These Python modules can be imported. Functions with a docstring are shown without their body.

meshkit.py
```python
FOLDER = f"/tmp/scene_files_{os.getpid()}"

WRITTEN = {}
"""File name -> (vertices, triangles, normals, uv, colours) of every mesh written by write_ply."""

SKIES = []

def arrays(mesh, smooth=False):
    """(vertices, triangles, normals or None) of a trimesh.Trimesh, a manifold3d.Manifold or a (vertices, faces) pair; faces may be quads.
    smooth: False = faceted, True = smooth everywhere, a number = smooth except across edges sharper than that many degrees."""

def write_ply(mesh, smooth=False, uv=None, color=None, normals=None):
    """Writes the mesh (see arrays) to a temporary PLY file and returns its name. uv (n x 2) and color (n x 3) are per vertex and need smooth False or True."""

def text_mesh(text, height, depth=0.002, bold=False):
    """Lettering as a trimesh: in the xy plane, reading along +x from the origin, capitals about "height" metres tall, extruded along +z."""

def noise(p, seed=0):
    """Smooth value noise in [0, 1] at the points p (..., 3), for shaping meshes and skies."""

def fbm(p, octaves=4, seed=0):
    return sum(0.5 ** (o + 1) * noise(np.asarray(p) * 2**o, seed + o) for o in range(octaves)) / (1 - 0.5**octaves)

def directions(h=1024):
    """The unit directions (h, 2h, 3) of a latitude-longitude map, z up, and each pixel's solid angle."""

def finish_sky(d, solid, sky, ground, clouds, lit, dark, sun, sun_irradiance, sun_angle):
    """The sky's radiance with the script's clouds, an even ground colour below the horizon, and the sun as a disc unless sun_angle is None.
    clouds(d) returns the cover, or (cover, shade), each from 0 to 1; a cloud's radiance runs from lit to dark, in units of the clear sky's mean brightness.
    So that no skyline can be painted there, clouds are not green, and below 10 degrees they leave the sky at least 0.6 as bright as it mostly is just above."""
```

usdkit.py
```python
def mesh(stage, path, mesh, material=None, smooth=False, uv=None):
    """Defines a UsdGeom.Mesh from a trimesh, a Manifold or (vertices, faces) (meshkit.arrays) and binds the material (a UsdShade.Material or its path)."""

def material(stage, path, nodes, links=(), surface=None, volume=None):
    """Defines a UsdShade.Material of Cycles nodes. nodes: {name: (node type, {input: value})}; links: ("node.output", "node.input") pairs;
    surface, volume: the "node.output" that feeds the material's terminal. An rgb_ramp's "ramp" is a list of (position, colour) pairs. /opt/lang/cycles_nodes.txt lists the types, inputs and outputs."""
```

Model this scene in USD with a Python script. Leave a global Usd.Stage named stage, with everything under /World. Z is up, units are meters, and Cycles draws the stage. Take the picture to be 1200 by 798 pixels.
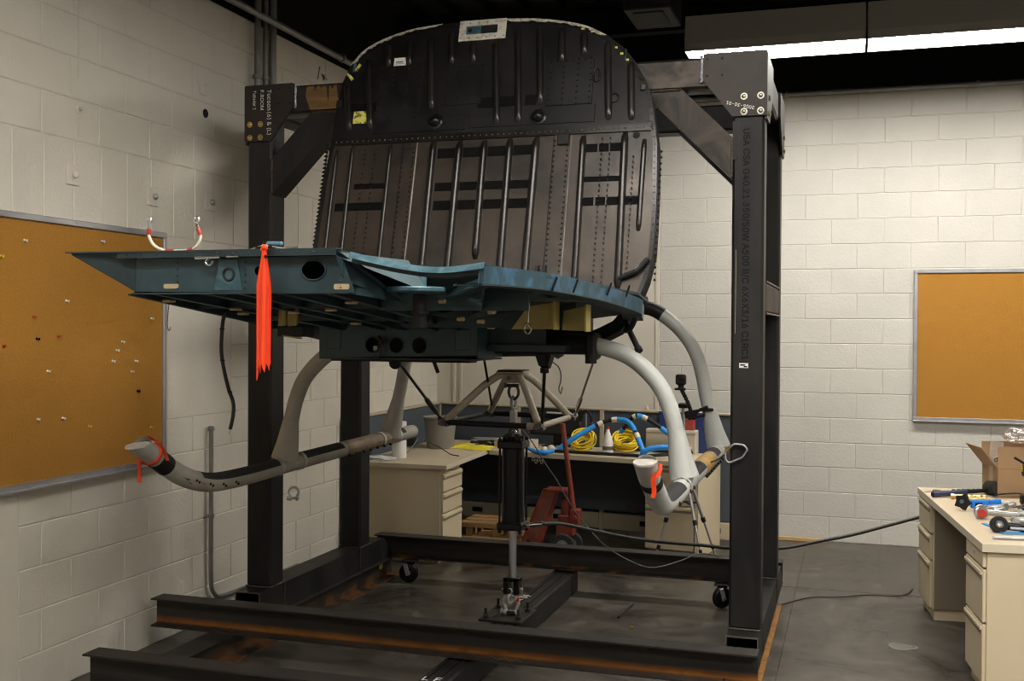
import math, random
import numpy as np, trimesh, manifold3d, usdkit, meshkit
from shapely.geometry import Polygon, Point, box as sbox
from pxr import Usd, UsdGeom, UsdLux, Gf, Sdf, UsdShade

stage = Usd.Stage.CreateInMemory()
UsdGeom.SetStageUpAxis(stage, 'Z'); UsdGeom.SetStageMetersPerUnit(stage, 1.0)
UsdGeom.Xform.Define(stage, '/World'); UsdGeom.Scope.Define(stage, '/World/Looks')
rnd = random.Random(7)

# ------------------------------------------------------------------ camera
FPX, YAW, PITCH, ROLL, CAMH = 1268.57, 0.306707, 0.0117772, 0.0061080, 1.74042
cam = UsdGeom.Camera.Define(stage, '/World/camera')
cy, sy = math.cos(YAW), math.sin(YAW)
fwd = np.array([-sy*math.cos(PITCH), cy*math.cos(PITCH), -math.sin(PITCH)])
r0 = np.array([cy, sy, 0.0]); d0 = np.cross(fwd, r0)
c, s = math.cos(ROLL), math.sin(ROLL)
right, down = c*r0 - s*d0, s*r0 + c*d0
m = Gf.Matrix4d(*[float(x) for x in (*right, 0, *(-down), 0, *(-fwd), 0, 0, 0, CAMH, 1)])
UsdGeom.Xformable(cam).AddTransformOp().Set(m)
cam.CreateHorizontalApertureAttr(36.0); cam.CreateVerticalApertureAttr(36.0*798/1200)
cam.CreateFocalLengthAttr(FPX/1200*36.0)
cam.CreateClippingRangeAttr(Gf.Vec2f(0.05, 100))
cam.CreateExposureAttr(0.0)
LAMP = 41.0          # radiance of the fluorescent lenses
LAMP_COL = (1.0, 0.955, 0.87)
# faint grey fill of a closed room comes only from the lamps; no sky is visible

# ------------------------------------------------------------------ materials
MATS = {}
def mat(name, c1, c2=None, scale=6.0, rough=0.5, metal=0.0, bump=0.0, bscale=80.0, detail=5.0, lo=0.35, hi=0.65, spec=0.5, rough2=None, stretch=None, coat=0.0, dist=0.0):
    c2 = c2 or c1
    n = {'g': ('geometry', {}), 'mp': ('mapping', {'scale': stretch or (1, 1, 1)}),
         'n': ('noise_texture', {'scale': scale, 'detail': detail, 'roughness': 0.6, 'distortion': dist}),
         'r': ('rgb_ramp', {'ramp': [(lo, c1), (hi, c2)]}),
         'p': ('principled_bsdf', {'roughness': rough, 'metallic': metal, 'specular_ior_level': spec, 'coat_weight': coat})}
    l = [('g.position', 'mp.vector'), ('mp.vector', 'n.vector'), ('n.fac', 'r.fac'), ('r.color', 'p.base_color')]
    if rough2 is not None:
        n['mr'] = ('map_range', {'from_min': lo, 'from_max': hi, 'to_min': rough, 'to_max': rough2, 'clamp': True})
        l += [('n.fac', 'mr.value'), ('mr.result', 'p.roughness')]
    if bump:
        n['bn'] = ('noise_texture', {'scale': bscale, 'detail': 4.0})
        n['b'] = ('bump', {'strength': bump, 'distance': 0.01})
        l += [('g.position', 'bn.vector'), ('bn.fac', 'b.height'), ('b.normal', 'p.normal')]
    MATS[name] = usdkit.material(stage, '/World/Looks/' + name, n, l, surface='p.BSDF')
    return MATS[name]
mat('block_paint', (.60, .56, .485), (.66, .615, .535), 1.7, .55, bump=.25, bscale=55)
mat('block_paint_grey', (.515, .50, .46), (.57, .55, .505), 1.5, .55, bump=.25, bscale=55)
mat('mortar_paint', (.57, .53, .46), None, rough=.7)
mat('drywall_paint', (.58, .54, .465), (.62, .575, .50), .9, .6, bump=.05, bscale=90)
mat('black_paint', (.004, .004, .005), (.007, .0065, .007), 3, .85, spec=.15)
mat('cork', (.33, .148, .015), (.42, .195, .025), 130, .9, bump=.3, bscale=300, detail=8)
mat('aluminium', (.42, .42, .45), (.5, .5, .52), 8, .38, .85)
mat('steel', (.0135, .013, .0135), (.029, .027, .026), 3.2, .45, .35, rough2=.6, spec=.28, stretch=(1, 1, .35), dist=.4)
mat('steel_polished', (.058, .046, .036), (.024, .021, .020), 5, .38, .6, rough2=.55, dist=1.2)
mat('gusset_steel', (.018, .0135, .0125), (.030, .022, .019), 5, .5, .35)
mat('heat_tint', (.36, .20, .065), (.17, .11, .055), 9, .38, .75, stretch=(.4, 1, 2), dist=.6)
mat('rusty_flange', (.42, .20, .035), (.20, .085, .02), 14, .7, dist=.8)
mat('weld', (.55, .57, .62), (.25, .26, .3), 60, .3, .9, bump=.6, bscale=160)
mat('weld_dull', (.12, .09, .06), (.05, .045, .04), 60, .4, .7, bump=.6, bscale=160)
mat('bolt_gold', (.62, .42, .14), (.5, .36, .16), 30, .3, .9)
mat('bolt_zinc', (.5, .46, .36), (.42, .4, .35), 30, .32, .9)
mat('dark_bolt', (.05, .048, .05), (.09, .085, .085), 40, .35, .8)
mat('black_hole', (.004, .004, .004), rough=.9)
mat('chalk', (.72, .70, .66), rough=.9)
mat('faded_stencil', (.0085, .008, .0085), rough=.8, spec=.15)
mat('stamp_ink', (.003, .003, .003), rough=.9, spec=.1)
mat('bulkhead_black', (.005, .0048, .0048), (.012, .011, .0105), 4.5, .38, .15, rough2=.5, spec=.3, dist=.5)
mat('bulkhead_brown', (.022, .0175, .015), (.075, .057, .044), 2.6, .40, .35, rough2=.30, dist=.9, lo=.38, hi=.72)
mat('black_band', (.003, .003, .003), (.005, .005, .005), 20, .8, spec=.08)
mat('rib_black', (.010, .009, .0085), (.022, .019, .017), 8, .27, .35, stretch=(1, 1, .3))
mat('rivet_black', (.013, .012, .012), (.03, .027, .025), 40, .3, .4)
mat('primer_yellow', (.03, .03, .02), (.66, .62, .14), 38, .5, lo=.40, hi=.50)
mat('seam_sealant', (.52, .49, .42), (.24, .21, .16), 38, .5, dist=.8, lo=.4, hi=.62)
mat('plate_white', (.55, .53, .48), (.30, .22, .14), 30, .5, lo=.5, hi=.72)
mat('teal', (.014, .034, .042), (.027, .062, .076), 6, .42, .08, rough2=.5, dist=.5)
mat('teal_dark', (.009, .021, .026), (.017, .037, .045), 6, .5, .05, dist=.4)
mat('teal_light', (.034, .088, .115), (.078, .155, .19), 12, .36, .2, dist=1.4, lo=.4, hi=.6)  # lighter copy of teal; light on lip, tube and disc put into its colour
mat('sealant_tan', (.42, .32, .17), (.5, .4, .25), 30, .6)
mat('sill_blue', (.022, .062, .086), (.045, .125, .215), 9, .36, .2, dist=1.6, lo=.42, hi=.62)
mat('brass_panel', (.30, .235, .07), (.36, .29, .10), 6, .48, .25)
mat('matt_black', (.006, .006, .0065), (.011, .011, .012), 12, .55, spec=.3)
mat('gloss_black', (.004, .004, .0045), (.007, .007, .0075), 12, .30, spec=.3)
mat('rubber', (.014, .014, .014), (.02, .02, .02), 12, .7)
mat('skid_grey', (.40, .41, .395), (.46, .465, .45), 5, .38, bump=.05, rough2=.48)
mat('skid_grey_old', (.36, .345, .31), (.29, .27, .23), 5, .48, dist=.6)
mat('toe_scuff', (.42, .40, .36), (.30, .27, .23), 40, .6)
mat('grip_tape', (.018, .018, .02), (.03, .03, .032), 200, .9, bump=.4, bscale=500)
mat('amber_tape', (.50, .31, .075), (.36, .20, .04), 22, .45, dist=.9)
mat('brown_wear', (.22, .15, .08), (.12, .09, .06), 22, .55, dist=.9)
mat('orange_cloth', (.93, .062, .008), (.85, .05, .006), 8, .75)
mat('orange_dark', (.55, .055, .012), (.45, .04, .01), 8, .75)
mat('white_plastic', (.72, .70, .66), rough=.4)
mat('white_cable', (.68, .62, .5), rough=.45)
mat('red_plastic', (.50, .03, .022), (.36, .03, .025), 60, .4)
mat('blue_steel', (.10, .24, .36), (.16, .30, .40), 25, .35, .4)
mat('galvanised', (.46, .47, .47), (.34, .35, .35), 14, .42, .65)
mat('conduit_grey', (.20, .20, .195), (.27, .265, .25), 8, .4, .5)
mat('chrome', (.62, .63, .64), rough=.16, metal=1)
mat('brushed_rod', (.55, .57, .62), rough=.35, metal=.9)
mat('tube_beige', (.43, .385, .31), (.36, .31, .24), 6, .42, dist=.5)
mat('desk_beige', (.585, .49, .335), (.60, .505, .35), 3, .5)
mat('desk_top', (.52, .43, .30), (.56, .47, .34), 2, .42)
mat('desk_edge', (.60, .53, .40), rough=.5)
mat('desk_inner', (.22, .18, .125), rough=.6)
mat('panel_fabric', (.060, .072, .090), (.070, .083, .102), 140, .95, bump=.2, bscale=400)
mat('trim_tan', (.46, .40, .29), rough=.5)
mat('jack_red', (.24, .042, .022), (.15, .028, .017), 9, .5, dist=.7)
mat('bare_red_brown', (.16, .045, .03), (.09, .04, .03), 14, .6)
mat('wood', (.42, .25, .10), (.30, .17, .065), 4, .65, stretch=(1, 9, 9))
mat('wood_pale', (.58, .38, .18), (.5, .32, .14), 4, .65, stretch=(1, 9, 9))
mat('cardboard', (.33, .205, .11), (.37, .235, .13), 5, .75)
mat('cardboard_inner', (.24, .14, .07), rough=.8)
mat('paper_tape', (.48, .37, .22), rough=.5)
mat('paper_white', (.74, .73, .70), rough=.7)
mat('bucket_grey', (.24, .23, .20), (.20, .19, .165), 5, .5)
mat('rag_yellow', (.72, .60, .03), rough=.8)
mat('rope_yellow', (.78, .56, .015), rough=.5)
mat('tape_blue', (.018, .24, .72), (.02, .29, .78), 9, .55)
mat('masking_tape', (.62, .55, .42), rough=.65)
mat('binder_blue', (.018, .04, .15), rough=.45)
mat('box_red', (.38, .06, .045), rough=.5)
mat('tan_box', (.52, .47, .385), rough=.5)
mat('navy_grip', (.018, .03, .085), rough=.5)
mat('tool_yellow', (.72, .46, .03), rough=.4)
mat('tool_blue', (.012, .20, .72), rough=.35)
mat('brass', (.78, .56, .22), (.7, .5, .2), 30, .25, .95)
mat('shackle_grey', (.46, .46, .45), (.36, .36, .35), 25, .3, .8)
mat('shackle_bright', (.60, .60, .57), (.48, .47, .44), 30, .42, .55)
mat('cable_black', (.010, .010, .010), rough=.45)
mat('cable_grey', (.10, .10, .10), rough=.4)
mat('fixture_grey', (.28, .27, .245), rough=.5)
mat('screen_black', (.006, .006, .008), rough=.2)
mat('concrete_dark_patch', (.15, .14, .12), (.24, .225, .20), 20, .6)
mat('shadowless_grey', (.13, .12, .105), (.16, .15, .13), 3, .6)

def graph(name, nodes, links, surface):
    MATS[name] = usdkit.material(stage, '/World/Looks/' + name, nodes, links, surface=surface)
# polished, stained concrete
graph('concrete', {
    'g': ('geometry', {}),
    'a': ('noise_texture', {'scale': 1.7, 'detail': 10.0, 'roughness': .70, 'distortion': .9}),
    'b': ('noise_texture', {'scale': 14.0, 'detail': 5.0, 'roughness': .6}),
    'r': ('rgb_ramp', {'ramp': [(.32, (.026, .021, .017)), (.50, (.056, .048, .039)), (.66, (.112, .099, .081))]}),
    'r2': ('rgb_ramp', {'ramp': [(.3, (.75, .75, .75)), (.7, (1.12, 1.12, 1.12))]}),
    'x': ('mix', {'mix_type': 'multiply', 'fac': 1.0}),
    'mr': ('map_range', {'from_min': .35, 'from_max': .65, 'to_min': .24, 'to_max': .52, 'clamp': True}),
    'p': ('principled_bsdf', {'specular_ior_level': .45})},
    [('g.position', 'a.vector'), ('g.position', 'b.vector'), ('a.fac', 'r.fac'), ('b.fac', 'r2.fac'), ('r.color', 'x.color1'), ('r2.color', 'x.color2'),
     ('x.color', 'p.base_color'), ('a.fac', 'mr.value'), ('mr.result', 'p.roughness')], 'p.BSDF')
# mill-scale I-beam with a rust streak along the foot of its web and on its lower flange
def ibeam_mat(name, z0, z1, lo, hi):
    graph(name, {
        'g': ('geometry', {}), 'sx': ('separate_xyz', {}),
        'mp': ('mapping', {'scale': (.6, .6, 5.0)}),
        'n': ('noise_texture', {'scale': 5.0, 'detail': 6.0, 'roughness': .65}),
        'r': ('rgb_ramp', {'ramp': [(.35, (.016, .0135, .013)), (.68, (.036, .029, .026))]}),
        'na': ('noise_texture', {'scale': 7.0, 'detail': 6.0}),
        'zr': ('map_range', {'from_min': z0, 'from_max': z1, 'to_min': 1.0, 'to_max': 0.0, 'clamp': True}),
        'zl': ('map_range', {'from_min': z0 - .012, 'from_max': z0, 'to_min': 0.0, 'to_max': 1.0, 'clamp': True}),
        'nm': ('map_range', {'from_min': lo, 'from_max': hi, 'to_min': 0.0, 'to_max': 1.0, 'clamp': True}),
        'm1': ('math', {'math_type': 'multiply'}), 'm2': ('math', {'math_type': 'multiply'}),
        'rr': ('rgb_ramp', {'ramp': [(.3, (.34, .125, .014)), (.7, (.17, .06, .012))]}),
        'x': ('mix', {}), 'p': ('principled_bsdf', {'roughness': .55, 'metallic': .25})},
        [('g.position', 'sx.vector'), ('g.position', 'mp.vector'), ('mp.vector', 'n.vector'), ('n.fac', 'r.fac'), ('g.position', 'na.vector'),
         ('sx.z', 'zr.value'), ('sx.z', 'zl.value'), ('na.fac', 'nm.value'), ('zr.result', 'm1.value1'), ('zl.result', 'm1.value2'), ('m1.value', 'm2.value1'), ('nm.result', 'm2.value2'),
         ('na.fac', 'rr.fac'), ('m2.value', 'x.fac'), ('r.color', 'x.color1'), ('rr.color', 'x.color2'), ('x.color', 'p.base_color')], 'p.BSDF')
ibeam_mat('cross_beam_steel', .172, .205, .22, .38)
ibeam_mat('plain_beam_steel', .158, .172, .50, .62)
ibeam_mat('runner_steel', -.05, .09, .44, .56)
graph('lens_light', {'e': ('emission', {'color': LAMP_COL, 'strength': LAMP})}, [], 'e.emission')
graph('clear_film', {'t': ('transparent_bsdf', {'color': (.93, .9, .87)}), 'gl': ('glossy_bsdf', {'color': (.9, .9, .9), 'roughness': .22}),
                     'tr': ('diffuse_bsdf', {'color': (.62, .52, .46)}), 'm1': ('mix_closure', {'fac': .30}), 'm2': ('mix_closure', {'fac': .42})},
      [('gl.BSDF', 'm1.closure1'), ('tr.BSDF', 'm1.closure2'), ('t.BSDF', 'm2.closure1'), ('m1.closure', 'm2.closure2')], 'm2.closure')

# ------------------------------------------------------------------ scene writing helpers
USED = {}
def numbered(parent, name):
    k = (parent, name); USED[k] = USED.get(k, -1) + 1
    return name if USED[k] == 0 else f'{name}_{USED[k]:03d}'
class Node:
    def __init__(s, path, loc): s.path, s.loc, s.prim = path, np.array(loc, float), stage.GetPrimAtPath(path)
def tag(o, label=None, cat=None, group=None, kind=None):
    p = o.prim
    for k, v in (('label', label), ('category', cat), ('group', group), ('kind', kind)):
        if v: p.SetCustomDataByKey(k, v)
    return o
def thing(name, label, cat, loc=(0, 0, 0), group=None):
    path = '/World/' + numbered('/World', name)
    x = UsdGeom.Xform.Define(stage, path); x.AddTranslateOp().Set(Gf.Vec3d(*map(float, loc)))
    return tag(Node(path, loc), label, cat, group)
def setting(name, loc=(0, 0, 0)):
    path = '/World/' + numbered('/World', name)
    x = UsdGeom.Xform.Define(stage, path)
    return tag(Node(path, loc), kind='structure')
def join(ms):
    ms = [q for q in ms if q is not None and len(q.faces)]
    return trimesh.util.concatenate(ms) if len(ms) > 1 else ms[0]
def obj(name, mesh, material, parent=None, smooth=False, label=None, cat=None, group=None, kind=None):
    if isinstance(mesh, (list, tuple)): mesh = join(mesh)
    pp, loc = (parent.path, parent.loc) if parent is not None else ('/World', np.zeros(3))
    path = pp + '/' + numbered(pp, name)
    mm = mesh.copy(); mm.vertices = np.asarray(mm.vertices) - loc
    usdkit.mesh(stage, path, mm, MATS[material], smooth=smooth)
    return tag(Node(path, loc), label, cat, group, kind)

# ------------------------------------------------------------------ shapes (world metres)
A = lambda *p: np.array(p, float)
def box(x0, x1, y0, y1, z0, z1, ch=0.0):
    x0, x1 = min(x0, x1), max(x0, x1); y0, y1 = min(y0, y1), max(y0, y1); z0, z1 = min(z0, z1), max(z0, z1)
    if ch <= 0:
        b = trimesh.creation.box((x1-x0, y1-y0, z1-z0)); b.apply_translation(((x0+x1)/2, (y0+y1)/2, (z0+z1)/2)); return b
    ch = min(ch, (x1-x0)*.45, (y1-y0)*.45, (z1-z0)*.45)
    P = []
    for sx in (0, 1):
        for s_y in (0, 1):
            for sz in (0, 1):
                X, Y, Z = (x0, x1)[sx], (y0, y1)[s_y], (z0, z1)[sz]
                dx, dy, dz = (1-2*sx)*ch, (1-2*s_y)*ch, (1-2*sz)*ch
                P += [(X, Y+dy, Z+dz), (X+dx, Y, Z+dz), (X+dx, Y+dy, Z)]
    return trimesh.convex.convex_hull(np.array(P))
def frame(o, u, v, n):
    M = np.eye(4); M[:3, 0], M[:3, 1], M[:3, 2], M[:3, 3] = u, v, n, o; return M
def prism(poly, depth, M=None):
    if not isinstance(poly, Polygon): poly = Polygon(poly)
    g = trimesh.creation.extrude_polygon(poly.buffer(0) if not poly.is_valid else poly, depth, engine='earcut')
    if M is not None:
        g.apply_transform(M)
    return g
def rot_about(mesh, deg, axis, point):
    mesh.apply_transform(trimesh.transformations.rotation_matrix(math.radians(deg), axis, point)); return mesh
def spline(P, n=8, closed=False):
    P = [np.array(p, float) for p in P]
    Q = [P[-1]] + P + P[:2] if closed else [2*P[0]-P[1]] + P + [2*P[-1]-P[-2]]
    out = []
    for i in range(1, len(Q)-2):
        a, b, c_, d = Q[i-1], Q[i], Q[i+1], Q[i+2]
        for t in np.linspace(0, 1, n, endpoint=False):
            out.append(.5*(2*b + (c_-a)*t + (2*a-5*b+4*c_-d)*t*t + (3*b-a-3*c_+d)*t**3))
    if not closed: out.append(P[-1])
    return np.array(out)
def tube(P, r, n=10, caps=True, flat=None, closed=False):
    P = np.array(P, float); N = len(P)
    R = np.full(N, r, float) if np.ndim(r) == 0 else np.interp(np.linspace(0, 1, N), np.linspace(0, 1, len(r)), r)
    T = np.gradient(P, axis=0) if not closed else (np.roll(P, -1, 0) - np.roll(P, 1, 0))
    T /= np.maximum(np.linalg.norm(T, axis=1, keepdims=True), 1e-9)
    up = A(0, 0, 1) if abs(T[0][2]) < .9 else A(0, 1, 0)
    u = np.cross(T[0], up); u /= np.linalg.norm(u); V = []
    for i in range(N):
        u = u - T[i]*np.dot(u, T[i]); u /= np.linalg.norm(u); w = np.cross(T[i], u)
        a = np.linspace(0, 2*math.pi, n, endpoint=False)
        fl = flat or 1.0
        V.append(P[i] + R[i]*(np.cos(a)[:, None]*u + fl*np.sin(a)[:, None]*w))
    V = np.vstack(V); F = []
    for i in range(N if closed else N-1):
        j = (i+1) % N
        for k in range(n):
            k2 = (k+1) % n
            F += [(i*n+k, i*n+k2, j*n+k2), (i*n+k, j*n+k2, j*n+k)]
    if caps and not closed:
        V = np.vstack([V, P[0], P[-1]]); a, b = N*n, N*n+1
        for k in range(n):
            k2 = (k+1) % n
            F += [(a, k2, k), (b, (N-1)*n+k, (N-1)*n+k2)]
    g = trimesh.Trimesh(V, F, process=False); 
    if g.is_watertight and g.volume < 0: g.invert()
    return g
def bar(a, b, r, n=12): return tube([a, b], r, n)
def lathe(profile, o, axis=(0, 0, 1), n=24):
    g = trimesh.creation.revolve(np.array(profile, float), sections=n)
    T = trimesh.geometry.align_vectors((0, 0, 1), np.array(axis, float)/np.linalg.norm(axis))
    g.apply_transform(T); g.apply_translation(o); 
    if g.is_watertight and g.volume < 0: g.invert()
    return g
def cyl(o, axis, r, h, n=20, ch=0.0):
    ch = min(ch, r*.4, h*.4)
    pr = [(0, 0), (r-ch, 0), (r, ch), (r, h-ch), (r-ch, h), (0, h)] if ch else [(0, 0), (r, 0), (r, h), (0, h)]
    return lathe(pr, o, axis, n)
def ball(o, r, sub=2, scale=(1, 1, 1)):
    g = trimesh.creation.icosphere(subdivisions=sub, radius=r); g.apply_scale(scale); g.apply_translation(o); return g
def beam_bar(a, b, w, h, up=(0, 0, 1), ch=0.004):
    a, b = np.array(a, float), np.array(b, float); L = np.linalg.norm(b-a); t = (b-a)/L
    sd = np.cross(t, up); sd /= np.linalg.norm(sd); n = np.cross(sd, t)
    g = box(-w/2, w/2, -h/2, h/2, 0, L, ch); g.apply_transform(frame(a, sd, n, t)); return g
def text(t, height, o, u, v, depth=.0008, bold=False):
    g = meshkit.text_mesh(t, height, depth, bold); u, v = A(*u), A(*v)
    u /= np.linalg.norm(u); v /= np.linalg.norm(v); g.apply_transform(frame(o, u, v, np.cross(u, v))); return g
def hexbolt(o, axis, r, h, shank=0.0):
    ms = [cyl(o, axis, r, h, 6, .001)]
    if shank: ms.append(cyl(A(*o)+A(*axis)*h, axis, r*.55, shank, 10))
    return join(ms)

# ================================================================== ROOM
XL, YB, ZT, XR, YF, ZC = -3.644, 9.245, 3.66, 4.2, -2.4, 4.35
C8 = .2032
fl = setting('floor')
for x0, x1, y0, y1 in ((XL, -.36, 7.53, YB), (-.36, XR, 7.53, YB), (XL, -.36, YF, 7.522), (-.36, XR, YF, 7.522)):
    obj('slab', box(x0+.001, x1-.001, y0, y1, -.10, 0), 'concrete', fl)
obj('joint_filler', box(XL, XR, YF, YB, -.12, -.012), 'mortar_paint', fl)
ring = trimesh.creation.annulus(.062, .078, .0016, sections=30); ring.apply_scale((1, .8, 1))
ring.vertices[:, :2] *= (1 + .12*np.sin(3*np.arctan2(ring.vertices[:, 1], ring.vertices[:, 0]) + 1))[:, None]
patch = [cyl((.262, 6.30, 0), (0, 0, 1), .062, .0012, 26)]; ring.apply_translation((.262, 6.30, .001))
obj('filled_core_hole', patch, 'shadowless_grey', fl); obj('core_hole_rim', ring, 'concrete_dark_patch', fl)

ce = setting('ceiling')
ms = []
for k in range(int((XR-XL)/.30)+1):                       # black painted roof deck, flutes running with the view
    x = XL + .30*k
    ms.append(box(x, min(x+.19, XR), YF, YB, ZC-.05, ZC, 0))
obj('roof_deck', join(ms + [box(XL, XR, YF, YB, ZC, ZC+.05)]), 'black_paint', ce)
for y in (1.2, 3.6, 6.0, 8.4):
    obj('purlin', [box(XL, XR, y-.05, y+.05, ZC-.06, ZC-.05), box(XL, XR, y-.006, y+.006, ZC-.30, ZC-.05), box(XL, XR, y-.05, y+.05, ZC-.31, ZC-.30)], 'black_paint', ce)

def block(w, h, proud):                                    # face of one block with eased edges, lying in the u,v plane, +n outward
    e = .0055; d = .016; p = proud
    g = .0018
    V = np.array([(g, g, 0), (w-g, g, 0), (w-g, h-g, 0), (g, h-g, 0), (e, e, p), (w-e, e, p), (w-e, h-e, p), (e, h-e, p)], float)
    F = [(4, 5, 6), (4, 6, 7), (0, 1, 5), (0, 5, 4), (1, 2, 6), (1, 6, 5), (2, 3, 7), (2, 7, 6), (3, 0, 4), (3, 4, 7)]
    return trimesh.Trimesh(V, F, process=False)
def lay(wall, M, u0, u1, v0, v1, material='block_paint'):
    if u1-u0 < .03: return
    g = block(u1-u0, v1-v0, .0040 + rnd.uniform(-.0007, .0007)); g.vertices += (u0, v0, 0); g.apply_transform(M)
    obj('block', g, material, wall)
# left wall: u runs along -y so that n points into the room
wl = setting('wall_left')
obj('backing', box(XL-.15, XL, YF, YB+.15, 0, ZT), 'mortar_paint', wl)
obj('upper_band', box(XL-.15, XL+.004, YF, YB+.15, ZT, ZC), 'black_paint', wl)
ML = frame((XL, 0, 0), (0, -1, 0), (0, 0, 1), (1, 0, 0))
def lay_left(y0, y1, z0, z1): lay(wl, ML, -y1, -y0, z0, z1)
PATCH = (5.13, 5.79, 6*C8, 11*C8)
for row in range(18):
    z0, z1 = row*C8, (row+1)*C8
    if row in (11, 12):
        if row == 11:
            y = 3.989 - .2032*7
            while y < YB-.02:
                lay_left(max(y, 2.6), min(y+.2032, YB), z0, z0+2*C8); y += .2032
        continue
    off = (4.176 if row % 2 else 4.379) - .4064*4
    y = off
    while y < YB-.02:
        a, b = y, min(y+.4064, YB)
        if row <= 5: a = max(a, 4.03)
        if b > a + .03 and b > 3.0:
            if 6 <= row < 11:
                for p0, p1 in ((a, min(b, PATCH[0])), (max(a, PATCH[1]), b)):
                    if p1 - p0 > .03: lay_left(p0, p1, z0, z1)
            else: lay_left(a, b, z0, z1)
        y += .4064
obj('filled_patch', box(XL, XL+.0052, PATCH[0]+.003, PATCH[1]-.003, PATCH[2]+.003, PATCH[3]-.003), 'block_paint', wl)
obj('smooth_pier', box(XL, XL+.0056, 2.4, 4.026, 0, 6*C8-.002), 'block_paint', wl)
obj('crack', [box(XL+.004, XL+.0062, 4.424, 4.4265, 2.95, 3.66), box(XL+.004, XL+.0062, 4.424, 4.4265, 2.66, 2.76)], 'mortar_paint', wl)
obj('pencil_mark', [beam_bar((XL+.006, 6.90, 3.49), (XL+.006, 6.93, 3.585), .006, .003), beam_bar((XL+.006, 6.96, 3.54), (XL+.006, 7.04, 3.515), .006, .003), beam_bar((XL+.006, 6.96, 3.54), (XL+.006, 7.0, 3.505), .006, .003), beam_bar((XL+.006, 6.985, 3.50), (XL+.006, 7.0, 3.545), .006, .003)], 'stamp_ink', wl)
obj('drilled_hole', lathe([(0, 0), (.026, 0), (.026, .003), (.022, .0035), (0, .0035)], (XL+.004, 5.516, 2.985), (1, 0, 0), 16), 'black_hole', wl)
obj('filler_smear', ball((XL+.0045, 5.48, 3.13), .05, 2, (1, 1, 1)).apply_transform(np.eye(4)) if False else join([tube(spline([(XL+.006, 5.44, 3.17), (XL+.007, 5.40+.05, 3.12), (XL+.006, 5.47, 3.09), (XL+.007, 5.53, 3.10), (XL+.006, 5.52, 3.16)], 5), .006, 6)]), 'block_paint', wl)

wb = setting('wall_back')
obj('backing', box(XL-.15, XR, YB, YB+.15, 0, ZT), 'mortar_paint', wb)
obj('upper_band', box(XL-.15, XR, YB-.004, YB+.15, ZT, ZC), 'black_paint', wb)
MB_ = frame((0, YB, 0), (1, 0, 0), (0, 0, 1), (0, -1, 0))
for row in range(18):
    x = (.214 if row % 2 == 0 else .010) - .4064*6
    while x < 2.1:
        a, b = max(x, -1.60), x+.4064
        lay(wb, MB_, a, b, row*C8, (row+1)*C8, 'block_paint_grey'); x += .4064
obj('drywall_panel', box(XL, -1.605, YB-.012, YB, 0, ZT), 'drywall_paint', wb)
for x in (-3.47, -3.405): obj('wall_batten', box(x-.012, x+.012, YB-.028, YB-.012, 0, ZT-.1, .002), 'drywall_paint', wb)
obj('corner_bead', box(-1.635, -1.60, YB-.02, YB-.002, 0, ZT, .003), 'drywall_paint', wb)
wr = setting('wall_right'); obj('backing', box(XR, XR+.15, YF, YB, 0, ZT), 'drywall_paint', wr); obj('upper_band', box(XR, XR+.15, YF, YB, ZT, ZC), 'black_paint', wr)
wf = setting('wall_front'); obj('backing', box(XL, XR, YF-.15, YF, 0, ZT), 'drywall_paint', wf); obj('upper_band', box(XL, XR, YF-.15, YF, ZT, ZC), 'black_paint', wf)

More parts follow.
